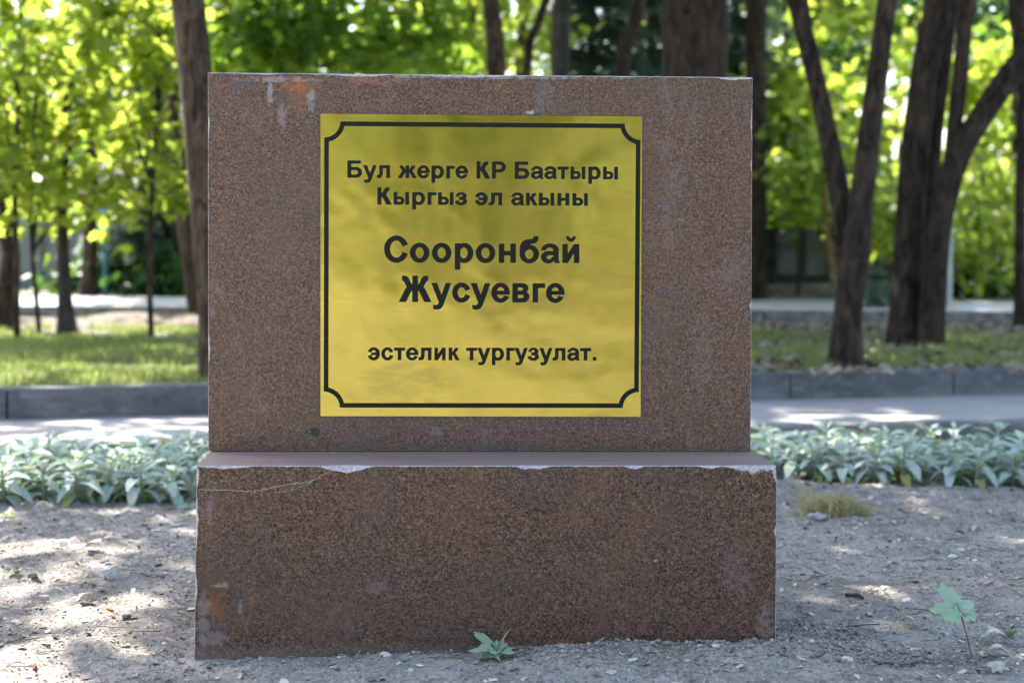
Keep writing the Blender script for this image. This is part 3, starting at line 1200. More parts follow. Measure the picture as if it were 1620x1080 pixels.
B_DARK = bark('bark_dark', (0.013, 0.009, 0.007), (0.078, 0.055, 0.040))
B_BROWN = bark('bark_brown', (0.022, 0.014, 0.010), (0.135, 0.090, 0.060))
B_GREY = bark('bark_grey', (0.035, 0.03, 0.026), (0.09, 0.078, 0.068))
L_YEL = leaf_mat('leaf_fresh', (0.06, 0.11, 0.018), (0.09, 0.15, 0.022), (0.52, 0.64, 0.085), .62)
L_MID = leaf_mat('leaf_mid', (0.035, 0.085, 0.018), (0.06, 0.12, 0.022), (0.32, 0.52, 0.045), .52)
L_DRK = leaf_mat('leaf_deep', (0.022, 0.055, 0.018), (0.042, 0.085, 0.025), (0.10, 0.22, 0.03), .38)
L_BLU = leaf_mat('needles_blue', (0.05, 0.085, 0.065), (0.09, 0.13, 0.10), (0.16, 0.26, 0.13), .35)
L_HI = leaf_mat('leaf_canopy', (0.035, 0.08, 0.018), (0.06, 0.11, 0.02), (0.14, 0.26, 0.03), .35)

# ---- A: leaning trunk just left of the stone
rt = tree_root('tree', on_z(348, 602, .17), 'leaning brown tree trunk just behind the left edge of the stone')
_, P, Rr = add_trunk(rt, [(350, 603, 66), (341, 500, 58), (328, 330, 54), (311, 130, 52), (298, 5, 54)], 6.62, B_BROWN, up_to=(-1.75, 6.6, 4.3), rough=.16)
cl = add_crown(rt, [((-1.5, 6.4, 5.7), (2.2, 2.3, 1.5), 3900, 50), ((-3.5, 7.1, 5.4), (1.0, 1.3, .9), 380, 10), ((-3.7, 8.9, 5.3), (1.2, 1.1, .8), 300, 9), ((.0, 7.0, 5.6), (2.0, 2.2, 1.2), 2000, 34)], L_HI, SPRAY, .20, cr=.36)
add_limbs(rt, P[-1], Rr[-1], random.sample(cl, 16), B_BROWN)

# ---- young trees with low bright foliage at the left
yt = [
    # base px, base py, d, path, crown boxes
    ((240, 541), 9.2, [(240, 541, 10), (236, 420, 9), (240, 300, 9), (249, 190, 8), (252, 60, 7)], [(150, -70, 300, 120, 9.1, .7, 1500, 24), (170, 180, 295, 350, 9.2, .35, 650, 12), (60, -40, 190, 130, 8.7, .7, 1100, 20), (215, 60, 290, 200, 9.2, .3, 260, 6)], 'thin young tree with bright leaves beside the leaning trunk', 0),
    ((27, 542), 9.1, [(27, 542, 12), (25, 430, 11), (24, 300, 10), (30, 150, 9), (34, 20, 7)], [(-120, -80, 110, 150, 9.0, .8, 1700, 26), (-60, 200, 90, 330, 9.0, .5, 620, 12), (-160, 120, 20, 330, 9.2, .6, 900, 14)], 'leftmost thin young tree with a reddish brown stem', 0),
    ((63, 536), 9.4, [(63, 536, 9), (57, 470, 8), (51, 400, 8), (50, 260, 7), (60, 120, 6)], [(20, 60, 170, 230, 9.5, .5, 900, 16), (50, 230, 165, 345, 9.3, .4, 480, 10)], 'crooked thin sapling between the leftmost stem and the stout trunk', 0),
    ((105, 530), 9.7, [(106, 530, 34), (103, 480, 24), (100, 400, 20), (98, 300, 18), (108, 150, 15), (120, 0, 12)], [(80, 120, 250, 300, 9.9, .6, 1000, 18), (90, -80, 260, 120, 10.2, .8, 1300, 22), (40, 300, 150, 400, 9.9, .3, 260, 6), (150, 300, 235, 350, 9.8, .3, 160, 5)], 'stout dark trunk on the left lawn under bright leaves', 1),
]
for (bx, by), d, path, boxes, lab, mt in yt:
    rt = tree_root('young_tree', at(bx, by, d), lab)
    _, P, Rr = add_trunk(rt, path, d, [B_BROWN, B_GREY][mt], flare=(mt == 1), sides=10, rough=.08)
    ells = [(*pxell(b[0], b[1], b[2], b[3], b[4], b[5]), b[6], b[7]) for b in boxes]
    ells = [(c, (r[0], r[1] * .55, r[2]), int(n_ * .25), max(5, int(m_ * .8))) for c, r, n_, m_ in ells]
    cl = add_crown(rt, ells, L_YEL, MAPLE, .105, cr=.14, droop=.5, spread=.5)
    low = [c for c in cl]
    for s_i in (-1, -2, -3):
        add_limbs(rt, P[s_i], min(Rr[s_i], .02) * .5, random.sample(low, 5), B_GREY)

# trunks further left
rt = tree_root('tree', at(8, 520, 10.2), 'dark leaning trunk at the left edge of the lawn')
_, P, Rr = add_trunk(rt, [(2, 522, 40), (10, 460, 34), (18, 400, 26), (4, 330, 30), (-10, 200, 30), (-20, 0, 28)], 10.2, B_DARK, up_to=(-3.9, 10.4, 3.6))
cl = add_crown(rt, [((-4.9, 10.4, 4.6), (1.2, 1.0, .8), 500, 12)], L_MID, SPRAY, .18, cr=.3)
add_limbs(rt, P[-1], Rr[-1], random.sample(cl, 6), B_DARK)
rt = tree_root('tree', at(140, 470, 14.4), 'dark broad trunk behind the far road on the left')
add_trunk(rt, [(140, 474, 26), (142, 420, 24), (144, 330, 22), (150, 150, 20), (150, 0, 20)], 14.4, B_DARK, up_to=(-4.0, 14.6, 5.2))
add_crown(rt, [((-4.2, 15.0, 5.2), (2.0, 1.6, 1.6), 700, 20), (*pxell(60, -40, 260, 220, 14.6, .8), 450, 18)], L_MID, SPRAY, .20, cr=.35)
rt = tree_root('tree', at(312, 470, 13.9), 'brown trunk beyond the road between the sapling and the leaning trunk')
add_trunk(rt, [(314, 534, 26), (306, 460, 24), (298, 400, 24), (288, 330, 22), (276, 200, 20), (262, 0, 18)], 11.3, B_BROWN, up_to=(-2.6, 11.6, 4.0))
add_crown(rt, [((-2.4, 12.0, 4.6), (1.2, 1.0, .8), 600, 12)], L_MID, SPRAY, .18, cr=.3)

# ---- mid distance trees whose tops show above the stone
mid = [
    ([(792, 560, 34), (786, 118, 29), (776, 0, 28)], 10.6, B_BROWN, 'brown trunk above the middle of the stone, left of the black leaning stem', (-.1, 10.8, 3.6), L_MID, 1500),
    ([(884, 560, 34), (886, 118, 30), (889, 0, 30)], 10.2, B_GREY, 'straight grey brown trunk above the stone, right of the leaning stem', (.4, 10.4, 3.8), L_MID, 1500),
    ([(826, 540, 18), (833, 118, 15), (850, 40, 14), (864, 0, 13)], 12.0, B_DARK, 'black stem leaning right between two brown trunks above the stone', (.7, 12.2, 3.6), L_DRK, 900),
    ([(746, 520, 16), (748, 118, 14), (747, 0, 13)], 14.0, B_DARK, 'slim dark trunk above the stone, left of the brown trunk', (-.4, 14.2, 4.2), L_DRK, 900),
    ([(818, 520, 18), (822, 118, 17), (832, 0, 16)], 15.5, B_GREY, 'greenish slim trunk far behind the middle of the stone', (.2, 15.7, 4.6), L_DRK, 900),
    ([(1098, 560, 110), (1098, 118, 101), (1099, 0, 100)], 9.6, B_DARK, 'very thick dark trunk rising behind the right part of the stone', (.6, 10.0, 4.8), L_DRK, 3100),
    ([(1201, 471, 24), (1198, 400, 30), (1197, 250, 32), (1196, 118, 33), (1197, 0, 34)], 14.6, B_DARK, 'tall dark trunk standing just right of the stone, beyond the road', (2.3, 14.8, 5.0), L_MID, 800),
    ([(960, 540, 26), (985, 118, 21), (1000, 50, 22), (1012, 0, 20)], 13.2, B_DARK, 'dark trunk leaning right among blue green conifers above the stone', (1.3, 13.4, 4.0), L_DRK, 1200),
]
for path, d, mt, lab, upt, lm, n in mid:
    b = path[0]
    rt = tree_root('tree', at(b[0], b[1], d), lab)
    _, P, Rr = add_trunk(rt, path, d, mt, up_to=upt, rough=.1)
    u = Vector(upt)
    cl = add_crown(rt, [((u.x - (.9 if n > 3000 else 0), u.y + .4, u.z + .9), (2.6 if n > 3000 else 1.9, 1.6, 1.0), n, 30)], lm, SPRAY, .19, cr=.34)
    add_limbs(rt, P[-1], Rr[-1], random.sample(cl, 8), mt)

# leafy trees filling the top centre left of the frame
for lab, boxes, lm, tp, sz, stem in [
        ('broad leaved tree hanging over the top left of the stone', [(335, -60, 520, 130, 10.5, .5, 1900, 34), (320, 20, 620, 135, 12.5, .7, 800, 20)], L_MID, MAPLE, .12, (420, 520, 11.0, 12)),
        ('leafy green tree above the plaque, left of the slim dark trunk', [(500, -60, 700, 110, 11.2, .5, 1900, 32), (560, 40, 740, 135, 12.5, .6, 1100, 16)], L_MID, MAPLE, .12, (600, 530, 11.6, 14)),
        ('bright leafed tree in the gap left of the brown trunk', [(640, -60, 900, 110, 14.0, .8, 1700, 26)], L_YEL, MAPLE, .12, (690, 520, 12.6, 12))]:
    sx_, sy_, sd_, sw_ = stem
    rt = tree_root('tree', at(sx_, sy_, sd_), lab)
    _, P, Rr = add_trunk(rt, [(sx_, sy_, sw_), (sx_ + 6, 200, sw_ * .8), (sx_ - 4, 0, sw_ * .6), (sx_ + 5, -160, sw_ * .4)], sd_, B_GREY, flare=False, sides=8)
    cl = add_crown(rt, [(*pxell(*b[:6]), int(b[6] * .42), b[7]) for b in boxes], lm, tp, sz, cr=.17, droop=.5)
    add_limbs(rt, P[-1], Rr[-1], random.sample(cl, 8), B_GREY)

# ---- conifers, blue green
for lab, cx, d, wpx, y0, n in [
        ('blue green spruce behind the road on the left', 262, 15.5, 95, -300, 2600),
        ('dark spruce in the gap right of the very thick trunk', 1166, 16.8, 55, -300, 2000),
        ('blue green spruce just left of the stone top', 395, 16.5, 85, -300, 2600),
        ('hazy spruce between the trunks above the stone', 935, 15.0, 72, -300, 2600),
        ('grey green spruce left of the very thick trunk', 1030, 16.0, 72, -300, 2600),
        ('dark spruce drooping behind the trunk right of the stone', 1245, 18.5, 55, -300, 900)]:
    rt = tree_root('spruce_tree', at(cx, 462, d), lab)
    top = at(cx, y0, d)
    add_trunk(rt, [(cx, 470, 20), (cx, 200, 15), (cx, -100, 9)], d, B_DARK, flare=False, sides=8)
    zb = at(cx, 440, d).z
    h = rng.uniform(0, 1, n) ** 1.3
    lay = np.round(h * 16) / 16 + rng.normal(0, .012, n)
    Rm = wpx * d / F_PX * (1.05 - .75 * lay) * 1.1
    th = rng.uniform(0, 2 * np.pi, n)
    rr = Rm * rng.uniform(.15, 1, n) ** .6
    P = np.stack([top.x + rr * np.cos(th), top.y + rr * np.sin(th), zb + lay * (top.z - zb) - rr * .35], -1)
    # sprays point outwards and down
    yw = th - np.pi / 2
    c_, s_ = np.cos(yw), np.sin(yw)
    pt = rng.normal(-.45, .25, n)
    Z0 = np.zeros(n); O1 = np.ones(n)
    Rz = np.stack([np.stack([c_, -s_, Z0], -1), np.stack([s_, c_, Z0], -1), np.stack([Z0, Z0, O1], -1)], 1)
    Rx = np.stack([np.stack([O1, Z0, Z0], -1), np.stack([Z0, np.cos(pt), -np.sin(pt)], -1), np.stack([Z0, np.sin(pt), np.cos(pt)], -1)], 1)
    v, f = scatter(NEEDLE, P - np.array(rt.location), rng.uniform(.22, .42, n), Rz @ Rx)
    tag(np_mesh('crown', v, f, L_BLU, rt), kind='stuff')

# ---- the two clusters of leaning stems at the right
rt = tree_root('forked_tree', on_z(1337, 575, .18), 'dark tree forking low into two stems, nearest to the kerb on the right')
_, P1, R1 = add_trunk(rt, [(1337, 577, 56), (1340, 500, 44), (1351, 420, 46), (1365, 300, 37), (1384, 150, 33), (1404, 0, 30)], 7.5, B_DARK, up_to=(2.1, 7.7, 4.0), rough=.1)
_, P2, R2 = add_trunk(rt, [(1347, 470, 32), (1338, 380, 33), (1321, 270, 32), (1294, 140, 28), (1272, 50, 28), (1262, 0, 32)], 7.62, B_DARK, up_to=(1.0, 7.9, 4.0), name='stem', flare=False, rough=.1)
cl = add_crown(rt, [((1.9, 7.6, 5.3), (2.3, 1.9, 1.1), 3800, 50)], L_HI, SPRAY, .20, cr=.34)
add_limbs(rt, P1[-1], R1[-1], random.sample(cl, 10), B_DARK)
add_limbs(rt, P2[-1], R2[-1], random.sample(cl, 6), B_DARK)

rt = tree_root('forked_tree', on_z(1436, 541, .19), 'clump of several dark stems spreading from one foot at the far right')
_, P1, R1 = add_trunk(rt, [(1432, 542, 56), (1434, 470, 48), (1438, 380, 46), (1446, 250, 44), (1463, 110, 43), (1486, 0, 44)], 8.9, B_DARK, up_to=(2.75, 9.0, 4.2), rough=.12)
_, P2, R2 = add_trunk(rt, [(1462, 500, 30), (1466, 380, 28), (1476, 250, 24), (1490, 120, 24), (1508, 0, 24)], 9.05, B_DARK, up_to=(3.0, 9.3, 4.0), name='stem', flare=False)
_, P3, R3 = add_trunk(rt, [(1473, 530, 38), (1480, 430, 37), (1489, 340, 38), (1514, 250, 38), (1552, 185, 38), (1598, 118, 38), (1640, 60, 36)], 8.75, B_DARK, up_to=(3.9, 8.8, 3.8), name='stem')
_, P4, R4 = add_trunk(rt, [(1503, 300, 28), (1508, 220, 25), (1519, 120, 24), (1533, 0, 26)], 8.8, B_DARK, up_to=(3.2, 8.8, 3.9), name='stem', flare=False)
cl = add_crown(rt, [((3.3, 9.0, 5.3), (2.3, 1.9, 1.1), 3200, 44)], L_HI, SPRAY, .20, cr=.34)
for P, Rr in ((P1, R1), (P2, R2), (P3, R3), (P4, R4)):
    add_limbs(rt, P[-1], Rr[-1], random.sample(cl, 5), B_DARK)

rt = tree_root('tree', at(1612, 480, 10.5), 'dark thin trunk at the right edge of the picture')
add_trunk(rt, [(1616, 486, 22), (1613, 400, 18), (1616, 250, 18), (1618, 120, 24), (1610, 0, 30)], 10.5, B_DARK, up_to=(3.6, 10.6, 4.0), sides=10)
add_crown(rt, [((3.8, 10.8, 4.6), (1.4, 1.2, .9), 900, 14)], L_MID, SPRAY, .18, cr=.3)
rt = tree_root('sapling', at(1313, 466, 14.2), 'thin orange brown sapling stem in front of the fence')
add_trunk(rt, [(1319, 468, 9), (1316, 420, 11), (1306, 340, 8), (1300, 250, 6)], 14.2, bark('bark_orange', (0.16, 0.08, 0.035), (0.30, 0.17, 0.08)), sides=8, flare=False)
add_crown(rt, [(*pxell(1245, 200, 1335, 335, 14.4, .5), 420, 12)], L_YEL, OVAL, .13, cr=.2)
rt = tree_root('sapling', at(1404, 470, 13.4), 'small sapling with yellow leaves between the two stem clusters')
add_trunk(rt, [(1402, 478, 7), (1404, 420, 6), (1398, 330, 5)], 13.4, B_GREY, sides=8, flare=False)
add_crown(rt, [(*pxell(1376, 270, 1428, 410, 13.3, .4), 330, 10)], L_YEL, OVAL, .12, cr=.14)

# bright leaf masses beyond the right trunks (each a tree or shrub of its own)
back = [
    ('yellow green tree shining between the right stems', [(1200, -60, 1430, 120, 19, .9, 520, 20), (1210, 90, 1430, 260, 20, .8, 420, 16), (1205, 70, 1300, 290, 17.0, .5, 420, 12)], L_YEL, .22, (1330, 466, 19, 14)),
    ('pale green shrub behind the fork beside the fence', [(1205, 230, 1340, 345, 15.6, .5, 420, 14)], L_MID, .14, (1262, 470, 15.6, 7)),
    ('bright shrub between the fork and the stem clump', [(1340, 160, 1470, 400, 16.0, .5, 620, 18)], L_YEL, .15, (1420, 470, 16.0, 8)),
    ('sunlit tree at the upper right behind the spreading stem', [(1480, 60, 1680, 270, 18.5, .9, 520, 20), (1550, -80, 1700, 90, 19.5, .8, 200, 8)], L_YEL, .20, (1600, 466, 18.5, 14)),
    ('leafy shrub hiding the fence at the right edge', [(1480, 250, 1680, 400, 14.8, .5, 650, 20), (1500, 330, 1670, 450, 14.2, .4, 260, 10)], L_YEL, .14, (1580, 470, 14.8, 8)),
    ('dark overhanging tree top between the right stems', [(1400, -90, 1480, 30, 13.5, .4, 130, 6), (1520, -60, 1610, 50, 14.0, .4, 160, 6), (1290, 60, 1390, 95, 15.0, .3, 60, 4)], L_DRK, .16, (1450, 480, 14.0, 10)),
    ('dark shrub in the shade at the foot of the wall', [(225, 400, 310, 462, 15.0, .5, 700, 12)], L_DRK, .13, (270, 470, 15.0, 5)),
    ('low green shrub at the wall beside the teal post', [(100, 425, 235, 466, 15.2, .4, 600, 12)], L_DRK, .12, (170, 470, 15.2, 4)),
    ('low dark shrub before the fence plinth at the right', [(1480, 415, 1640, 462, 15.4, .4, 700, 12)], L_DRK, .12, (1560, 470, 15.4, 4)),
    ('grey green weed at the road edge between the stem clusters', [(1376, 445, 1412, 484, 12.6, .2, 160, 6)], L_BLU, .10, (1394, 488, 12.6, 3)),
]
for lab, boxes, lm, sz, (sx_, sy_, sd_, sw_) in back:
    shrub = 'shrub' in lab or 'weed' in lab
    rt = empty('shrub' if shrub else 'tree', at(sx_, sy_, sd_), lab, 'shrub' if shrub else 'tree')
    y1 = min(b[1] for b in boxes)
    add_trunk(rt, [(sx_, sy_, sw_), (sx_ + 5, (sy_ + y1) / 2, sw_ * .7), (sx_, y1 + 20, sw_ * .4)], sd_, B_GREY, flare=False, sides=8, name='trunk')
    add_crown(rt, [(*pxell(*b[:6]), b[6], b[7]) for b in boxes], lm, OVAL if sz < .18 else SPRAY, sz, cr=sz * 1.7)

# far wood closing the view: one mass
VV, FF, kk = [], [], 0
wood = []
for lm, n, y0, y1, zhi, sz in ((L_YEL, 3600, 20, 25, 4.6, .30), (L_MID, 2600, 26, 36, 6.5, .40), (L_DRK, 1800, 19, 22, 1.6, .30)):
    m_ = n // 60
    cc = np.stack([rng.uniform(-15, 15, m_), rng.uniform(y0, y1, m_), .3 + (zhi - .3) * rng.uniform(0, 1, m_) ** 1.25], -1)
    ix = rng.integers(0, m_, n)
    P = cc[ix] + rng.normal(size=(n, 3)) * np.array([.55, .55, .40])
    P[:, 2] = np.maximum(P[:, 2], .3)
    v, f = scatter(SPRAY, P, sz * rng.uniform(.6, 1.2, n))
    o = np_mesh('far_wood', v, f, lm)
    tag(o, {'leaf_fresh': 'bright sunlit foliage of the far wood behind the park', 'leaf_mid': 'green foliage of the tall far wood behind the park', 'leaf_deep': 'dark low undergrowth of the far wood behind the wall'}[lm.name], 'wood', kind='stuff')

# trees behind the photographer, which the brass mirrors and which shade the foreground
WHERE = ['farthest left', 'nearest left', 'nearest right', 'farthest right', 'middle', 'far middle']
for i, (x, y, h, rr, n) in enumerate([(-10.0, -8.0, 4.2, 2.4, 2200), (-2.9, -4.2, 4.6, 2.2, 2000), (2.4, -6.0, 4.2, 2.4, 2400), (6.8, -8.5, 4.4, 2.8, 2600), (1.3, -9.8, 4.0, 2.3, 2600), (1.8, -14, 4.6, 3.2, 2600)]):
    rt = tree_root('tree', Vector((x, y, 0)), 'leafy park tree behind the photographer, %s of its group' % WHERE[i], 'trees behind the photographer')
    V, F = tube_vf([Vector((0, 0, -.1)), Vector((.1, 0, h * .4)), Vector((0, .1, h * .8))], [.16, .12, .07], 10, .1)
    mesh_obj('trunk', V, F, B_GREY, rt, smooth=True)
    add_crown(rt, [((x, y, h), (rr, rr, rr * .8), n, 36)], L_MID, SPRAY, .30, cr=.45)
v, f = box_vf(-12, -9.0, -.02, 12, .9, .016)
tag(mesh_obj('dark_reflected_sheet', v, f, simple('dark_reflected', (0.20, 0.185, 0.165), .9, var=.2, scale=5)), kind='structure')  # unseen dark sheet added behind the camera to dull the lower brass reflection
v, f = box_vf(-9.5, -21, -.02, .15, -11, .012)
tag(mesh_obj('bright_reflector', v, f, simple('reflector_white', (0.74, 0.73, 0.70), .8, var=.08, scale=2)), kind='structure')  # unseen white sheet added behind the camera to give the brass a bright glare
for (x, y, h, w_, lab) in [(.75, -8.6, 1.7, .5, 'unseen dark leaf mass added behind the photographer to darken the brass reflection')]:
    rt = empty('shrub', Vector((x, y, 0)), lab, 'shrub')
    V, F = tube_vf([Vector((0, 0, -.05)), Vector((.02, 0, h * .7))], [.02, .01], 6)
    mesh_obj('stem', V, F, B_GREY, rt)
    add_crown(rt, [((x, y, h * .55), (w_, w_ * .8, h * .45), 900, 20)], L_DRK, OVAL, .14, cr=.16)  # unseen dark mass, added only for contrast in what the brass mirrors
n = 4200
cc = np.stack([rng.uniform(-20, 20, 120), rng.uniform(-26, -19, 120), rng.uniform(.3, 6, 120)], -1)
P = cc[rng.integers(0, 120, n)] + rng.normal(size=(n, 3)) * .7
v, f = scatter(SPRAY, P, .55 * rng.uniform(.6, 1.2, n))
tag(np_mesh('far_wood', v, f, leaf_mat('leaf_gilded', (0.12, 0.12, 0.05), (0.17, 0.16, 0.07), (0.4, 0.42, 0.1), .35)), 'unseen wood far behind the photographer, its leaf colour gilded for the brass', 'wood', kind='stuff')  # leaf colour yellowed and brightened so the brass mirrors gold

# ================================================================== wall, fence, posts
M_CONC = simple('wall_concrete', (0.20, 0.205, 0.195), .9, var=.25, scale=3, bump=.3)
t = NT('fence_sheet')
co = t.coord()
n_ = t.noise(co, 3, 4)
M_SHEET = t.end(t.principled(Base_Color=t.mix(t.fr(n_, .3, .7), (0.25, 0.26, 0.25), (0.34, 0.345, 0.33)), Roughness=.6, Metallic=0.0))
M_FPOST = simple('fence_post_paint', (0.035, 0.04, 0.04), .6)
M_PLINTH = simple('plinth_render', (0.30, 0.29, 0.24), .95, var=.3, scale=4, bump=.3)

WY = 16.6
wall = empty('concrete_wall', (0, WY, .2), 'grey concrete slab wall beyond the road on the left', 'wall')
me = None
for k in range(7):
    x = -9.6 + k * 1.52
    if me is None:
        v, f = box_vf(.01, 0, 0, 1.50, .08, .80)
        o = mesh_obj('panel', v, f, M_CONC, wall); me = o.data
        v2, f2 = box_vf(-.06, -.03, 0, .06, .10, .86)
        po = mesh_obj('post', v2, f2, M_CONC, wall); me2 = po.data
    else:
        o = finish(bpy.data.objects.new('panel', me), wall)
        po = finish(bpy.data.objects.new('post', me2), wall)
    o.location = (x, 0, 0)
    po.location = (x, 0, 0)

fence = empty('metal_fence', (1.2, WY, .2), 'grey sheet metal fence with dark posts on a pale plinth at the right', 'fence')
v, f = box_vf(-.1, -.08, 0, 7.2, .12, .155)
mesh_obj('plinth', v, f, M_PLINTH, fence)
v, f = box_vf(-.1, -.02, .158, 7.2, .05, .26)
mesh_obj('dark_band', v, f, M_FPOST, fence)  # dark strip between the plinth and the panels
nrib = 6
pm = qm = None
for k in range(23):
    x = k * .312
    if pm is None:
        V, F = [], []
        for i in range(nrib * 4 + 1):
            xx = .05 + .212 * i / (nrib * 4)
            yy = [0, 0, .012, .012][i % 4]
            V += [(xx, yy, .262), (xx, yy, .88)]
            if i: F.append((2 * i - 2, 2 * i, 2 * i + 1, 2 * i - 1))
        V2, F2 = box_vf(.05, .013, .262, .262, .02, .88)
        kq = len(V)
        V += V2; F += [tuple(a + kq for a in q) for q in F2]
        o = mesh_obj('panel', V, F, M_SHEET, fence); pm = o.data
        v, f = box_vf(-.045, -.02, .262, .045, .06, .93)
        po = mesh_obj('post', v, f, M_FPOST, fence); qm = po.data
    else:
        o = finish(bpy.data.objects.new('panel', pm), fence)
        po = finish(bpy.data.objects.new('post', qm), fence)
    o.location = (x, 0, 0)
    po.location = (x, 0, 0)

# teal post with a small blue sign
M_TEAL = simple('teal_paint', (0.02, 0.12, 0.13), .5, var=.1)
b = on_z(166, 470, .26)
b = at(166, 471, 14.3)
sp = empty('sign_post', b, 'teal metal post with a small blue sign on the left', 'sign')
V, F = tube_vf([Vector((0, 0, -.05)), Vector((0, 0, .95))], [.017, .017], 10)
mesh_obj('pole', V, F, M_TEAL, sp, smooth=True)
v, f = box_vf(-.05, -.035, .62, .055, -.02, .86)
mesh_obj('sign_panel', v, f, simple('sign_blue', (0.05, 0.22, 0.38), .5), sp)
b = at(1499, 478, 13.2)
pp = empty('metal_post', b, 'pale grey upright post behind the stem clump at the right', 'post')
V, F = tube_vf([Vector((0, 0, -.05)), Vector((0, 0, 1.25))], [.036, .034], 12)
mesh_obj('pole', V, F, simple('galvanised', (0.33, 0.34, 0.33), .5, var=.2), pp, smooth=True)
V, F = tube_vf([Vector((0, 0, 1.25)), Vector((0, 0, 1.28))], [.042, .03], 12)
mesh_obj('cap', V, F, M_FPOST, pp)


# ================================================================== lawn grass
def grass(name, n, region, hgt, mat, label, keep=None):
    x = rng.uniform(region[0], region[1], n)
    y = rng.uniform(region[2], region[3], n)
    fy = KF_A.y + (KF_B.y - KF_A.y) * (x - KF_A.x) / (KF_B.x - KF_A.x) + .12
    ok = y > fy
    if keep is not None:
        ok &= keep(x, y)
    x, y = x[ok], y[ok]
    n = len(x)
    z = lawn_h(x, y)
    V = np.array([(-.5, 0, 0), (.5, 0, 0), (.28, .1, .6), (-.28, .1, .6), (0, .35, 1)])
    h = hgt * rng.uniform(.4, 1.2, n)
    w = rng.uniform(.004, .008, n)
    th = rng.uniform(0, 2 * np.pi, n)
    lean = rng.uniform(.2, 1.4, n)
    lx, ly, lz = V[:, 0][None] * w[:, None], V[:, 1][None] * (h * lean)[:, None], V[:, 2][None] * h[:, None]
    c_, s_ = np.cos(th)[:, None], np.sin(th)[:, None]
    W = np.stack([x[:, None] + c_ * lx - s_ * ly, y[:, None] + s_ * lx + c_ * ly, z[:, None] + lz - .003], -1).reshape(-1, 3)
    F = np.array([(0, 1, 2), (0, 2, 3), (3, 2, 4)])
    Fq = (F[None] + (np.arange(n) * 5)[:, None, None]).reshape(-1, 3)
    o = np_mesh(name, W, Fq, mat)
    return tag(o, label, 'grass', kind='stuff')


G_MAT = leaf_mat('grass_blade', (0.09, 0.13, 0.035), (0.19, 0.22, 0.09), (0.38, 0.46, 0.12), .45)
G_DRY = leaf_mat('dry_blade', (0.24, 0.20, 0.11), (0.34, 0.29, 0.17), (0.25, 0.2, 0.1), .25)
patch = lambda th: (lambda x, y: (vfbm(x * 1.1, y * 1.1, 3, 60) + .25 * vnoise(x * 6, y * 6, 61) > th) & (y < 10.6 + .8 * vnoise(x, y, 62)))
grass('lawn_grass', 60000, (-4.2, -1.0, 6.2, 10.4), .040, G_MAT, 'green grass of the sunlit lawn left of the stone', patch(-.05))
grass('lawn_grass', 48000, (1.0, 5.0, 6.8, 10.6), .050, G_MAT, 'patchy green grass under the stems right of the stone', patch(-.02))
grass('lawn_grass', 16000, (-1.0, 1.0, 6.4, 10.4), .05, G_MAT, 'green grass of the lawn behind the stone', patch(-.2))
grass('dry_grass', 16000, (-4.2, 5.0, 6.4, 11.4), .035, G_DRY, 'dry straw scattered through the lawn')


# ================================================================== lamb's ear plants
def lamb_leaf(seed, L, W, arch, fold):
    r_ = random.Random(seed)
    nl, nw = 8, 4
    V, F = [], []
    for i in range(nl + 1):
        s = i / nl
        wd = W * (math.sin(math.pi * min(1, s * .93 + .05)) ** .75) * (.35 + .65 * min(1, s * 2.6)) * .5
        if i == nl: wd = W * .02
        y = L * (s - .10 * arch * s * s * s)
        z = L * (.42 * s - arch * s * s * .75)
        tw = r_.uniform(-.05, .05)
        for j in range(nw + 1):
            q = (j / nw - .5) * 2
            V.append((q * wd, y, z + fold * abs(q) * wd + .10 * wd * math.sin(s * 13 + j * 2 + seed) + tw * q * wd))
    for i in range(nl):
        for j in range(nw):
            a = i * (nw + 1) + j
            F.append((a, a + 1, a + nw + 2, a + nw + 1))
    return V, F


def lamb_mat(name, top, low, tr):
    t = NT(name)
    g = t.n('ShaderNodeNewGeometry')
    co = t.coord()
    oi = t.n('ShaderNodeObjectInfo').outputs['Random']
    n_ = t.noise(co, 90, 4, .6)
    c = t.mix(oi, top, low)
    c = t.mix(t.math('MULTIPLY', t.fr(n_, .35, .7), .3), c, tuple(min(1, x * 1.35) for x in top))
    d = t.principled(Base_Color=c, Roughness=.9, Normal=t.bump(n_, .35, .002))
    t.set(d, 'Specular IOR Level', .1)
    t.set(d, 'Sheen Weight', .35)
    tl = t.n('ShaderNodeBsdfTranslucent', {'Color': tr})
    return t.end(t.n('ShaderNodeMixShader', {0: .22, 1: d, 2: tl}))


M_LAMB = lamb_mat('felted_leaf', (0.46, 0.52, 0.455), (0.34, 0.41, 0.345), (0.30, 0.42, 0.24))
M_LAMBY = lamb_mat('yellowing_leaf', (0.30, 0.36, 0.10), (0.36, 0.36, 0.12), (0.40, 0.45, 0.08))
M_LSTEM = lamb_mat('felted_stem', (0.38, 0.42, 0.34), (0.30, 0.34, 0.26), (0.2, 0.3, 0.1))
leaf_me = []
for k, (L, W, a, fo) in enumerate([(.085, .031, .55, .35), (.095, .034, .95, .25), (.085, .033, 1.25, .2), (.070, .025, .25, .5), (.095, .034, 1.1, .3)]):
    for mt in (M_LAMB, M_LAMBY):
        v, f = lamb_leaf(k, L, W, a, fo)
        me = bpy.data.meshes.new('leaf')
        me.from_pydata(v, [], f)
        me.materials.append(mt)
        me.polygons.foreach_set('use_smooth', [True] * len(me.polygons))
        leaf_me.append(me)


